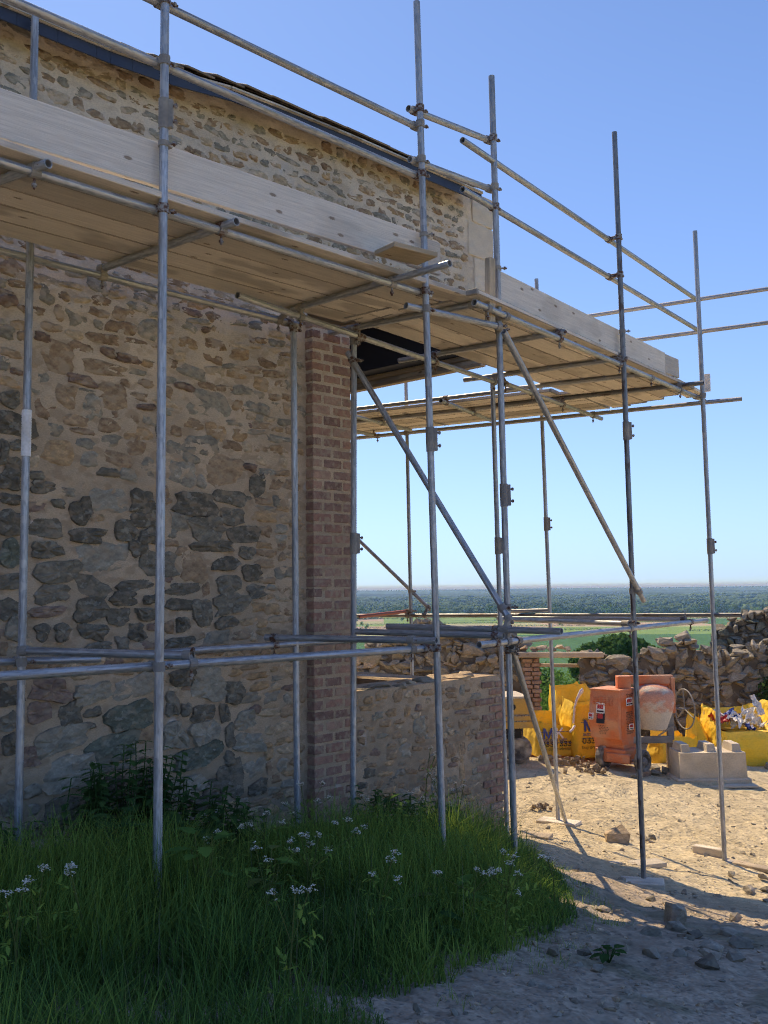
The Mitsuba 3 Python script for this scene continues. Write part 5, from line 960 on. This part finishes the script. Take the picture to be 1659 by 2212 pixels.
# ---------------------------------------------------------------- trees and woods
def leaves(c, rad, n, size, kind, r, shell=.55):
    D = r.normal(size=(n, 3)); D /= np.linalg.norm(D, axis=1, keepdims=True)
    q = shell + (1 - shell) * r.uniform(0, 1, (n, 1)) ** .6
    q = q * (.78 + .44 * meshkit.noise(D * 2.3 + c[:1].sum() if np.ndim(c) else D * 2.3, int(r.integers(99))))[:, None]
    P = D * q * rad + c
    N = unit(D[0]) * 0 + D + r.normal(0, .55, (n, 3)); N /= np.linalg.norm(N, axis=1, keepdims=True)
    A = np.cross(N, r.normal(size=(n, 3))); A /= np.linalg.norm(A, axis=1, keepdims=True); B = np.cross(N, A)
    s = size * r.uniform(.6, 1.3, (n, 1))
    V = np.stack([P - A * s, P + B * s * .6, P + A * s, P - B * s * .6], 1).reshape(-1, 3)
    t = r.uniform(0, 1, n)
    U = np.repeat(np.stack([t, np.full(n, kind + .5)], 1), 4, 0)
    return V, quads(np.arange(4 * n).reshape(n, 4)), U
def tree(name, label, x, y, zb, h, cr, kind, r, n=700, leaf=.12, group=None, trunk=True, cat='tree', squash=.9):
    k = thing(name, label, cat, group)
    c = np.array([x, y, zb + h - cr * squash])
    cl = [leaves(c + r.normal(0, .45, 3) * cr * [1, 1, .7], np.array([cr, cr, cr * squash]) * r.uniform(.45, .75), n // 6, leaf, kind, r) for _ in range(6)]
    put('crown', join(cl), 'mat_leaf', False, k)
    if trunk:
        tr = [lathe((x, y, zb - .2), (x, y, zb + 1), [(0, h * .028), (h * .3, h * .022), (h * .75, h * .008)], 8)]
        for _ in range(5):
            a = r.uniform(0, 2 * PI); z0 = zb + h * r.uniform(.25, .6)
            tr.append(tube((x, y, z0), (x + math.cos(a) * cr * .6, y + math.sin(a) * cr * .6, z0 + h * .25), h * .007, 0, 6))
        put('trunk', join([(a, b, None) for a, b, _ in tr]), 'mat_bark', True, k)
    return k
rt_ = np.random.default_rng(66)
def site(l, d): P = F0 * d + R0 * l; return P[0], P[1], float(height(np.array([P[0]]), np.array([P[1]]))[0])
x, y, z = site(5.55, 31); tree('shrub', 'leafy bush seen through the ruined doorway', x, y, z, -.75 - z, .85, 0, rt_, 2600, .055, cat='bush', squash=1.5)
x, y, z = site(5.2, 33); tree('shrub', 'dark bush at the back of the ruined doorway', x, y, z, -.6 - z, .8, 1, rt_, 1500, .06, cat='bush', squash=1.3)
x, y, z = site(-.45, 23.5); tree('shrub', 'grey-green bush behind the ruined wall, seen past the brick pier', x, y, z, -.05 - z, .6, 2, rt_, 1400, .05, cat='bush', squash=1.2)
x, y, z = site(.05, 22.5); tree('shrub', 'pale feathery bush beside the grey-green one', x, y, z, -.35 - z, .35, 4, rt_, 700, .045, cat='bush', squash=1.4)
for (l, d, top, cr, lb) in ((48, 108, 1382, 2.6, 'dark tree below the hill, left of a close group of three'), (52.5, 112, 1379, 2.9, 'dark tree below the hill, middle of a close group of three'), (57.5, 110, 1388, 2.4, 'dark tree below the hill, right of a close group of three'), (93.5, 118, 1392, 2.5, 'dark tree below the hill at the right edge')):
    x, y, z = site(l * 0.485, d); zt_ = 1.6 - (top - 1263) / 2150 * d
    tree('dark_tree', lb, x, y, z, zt_ - z, cr * 1.15, 1, rt_, 6000, .30)
iv = thing('ivy', 'dark ivy spreading over the shaded end of the ruined wall at the right edge', 'ivy')
im = []
for j in range(26):
    l, z = rt_.uniform(6.3, 7.2), rt_.uniform(-1.2, .30); P = F0 * (17.42 - .15 * (l - 6.3)) + R0 * l + UP * z
    im.append(leaves(P, np.array([.20, .12, .22]), 60, .035, int(rt_.choice([1, 3])), rt_, .2))
put('foliage', join(im), 'mat_leaf', False, iv)
NEARB = 'round-crowned tree at the near edge of the distant woodland'
for j in range(76):
    l = -230 + j * 16.6 + rt_.normal(0, 6); d = 2500 + rt_.normal(0, 70) + 60 * math.sin(j * .5)
    x, y, z = site(l, d); hh = rt_.uniform(16, 27)
    tree('woodland_tree', NEARB, x, y, z, hh, hh * rt_.uniform(.5, .8), int(rt_.choice([1, 3, 1, 3, 0])), rt_, 600, 2.0, 'trees along the near edge of the distant wood', trunk=False)
for j in range(20):
    l, d = rt_.uniform(-150, 900), rt_.uniform(1650, 2350)
    x, y, z = site(l, d); hh = rt_.uniform(8, 15)
    tree('field_tree', 'small tree standing in the hedges between the far fields', x, y, z, hh, hh * .45, int(rt_.choice([0, 1])), rt_, 150, 1.0, 'trees in the hedges of the far fields', trunk=False)
hd = []
for (l0, l1, d) in ((500, 820, 1610), (250, 420, 1700), (-120, 380, 1880), (-160, 300, 2060), (200, 900, 2200), (-200, 900, 2420)):
    for l in np.arange(l0, l1, 5.0):
        x, y, z = site(l + rt_.normal(0, 1), d + .05 * l + rt_.normal(0, 2)); hd.append(leaves(np.array([x, y, z + 1.2]), np.array([3.5, 3.5, 2.0]), 16, 1.0, 1, rt_))
solo('hedge', join(hd), 'mat_leaf', 'thin dark hedges dividing the far fields', 'hedge', kind='stuff')
wd = []
for j in range(2800):
    d = 2580 * (5400 / 2580) ** rt_.uniform(0, 1); l = d * rt_.uniform(-.09, .43)
    P = F0 * d + R0 * l; wd.append((P[0], P[1], d))
wd = np.array(wd); zz = height(wd[:, 0], wd[:, 1])
ICO = trimesh.creation.icosphere(1)
IV, IF = np.array(ICO.vertices), np.array(ICO.faces)
def canopy(c, rad, r):
    s = 1 + (meshkit.noise(IV * 2.1 + r.uniform(0, 50, 3), 3) - .5) * .9
    return IV * s[:, None] * rad + c, IF, None
wood = []
for (x, y, d), z in zip(wd, zz):
    fl = min(1.0, (3300 / d) ** .8); hh = 14 + rt_.uniform(-5, 8) * fl; w = (d / 2580) ** 1.0 * rt_.uniform(.7, 1.35)
    for _ in range(2):
        wood.append(canopy(np.array([x + rt_.normal(0, 6 * w), y + rt_.normal(0, 6 * w), z + hh * .45]), np.array([8.5 * w, 8.5 * w, hh * rt_.uniform(.45, .6) * (.5 + .5 * fl)]), rt_))
solo('wood', join(wood), 'mat_far_wood', 'dense far-off woodland filling the plain up to the hills', 'woodland', smooth=True, kind='stuff')
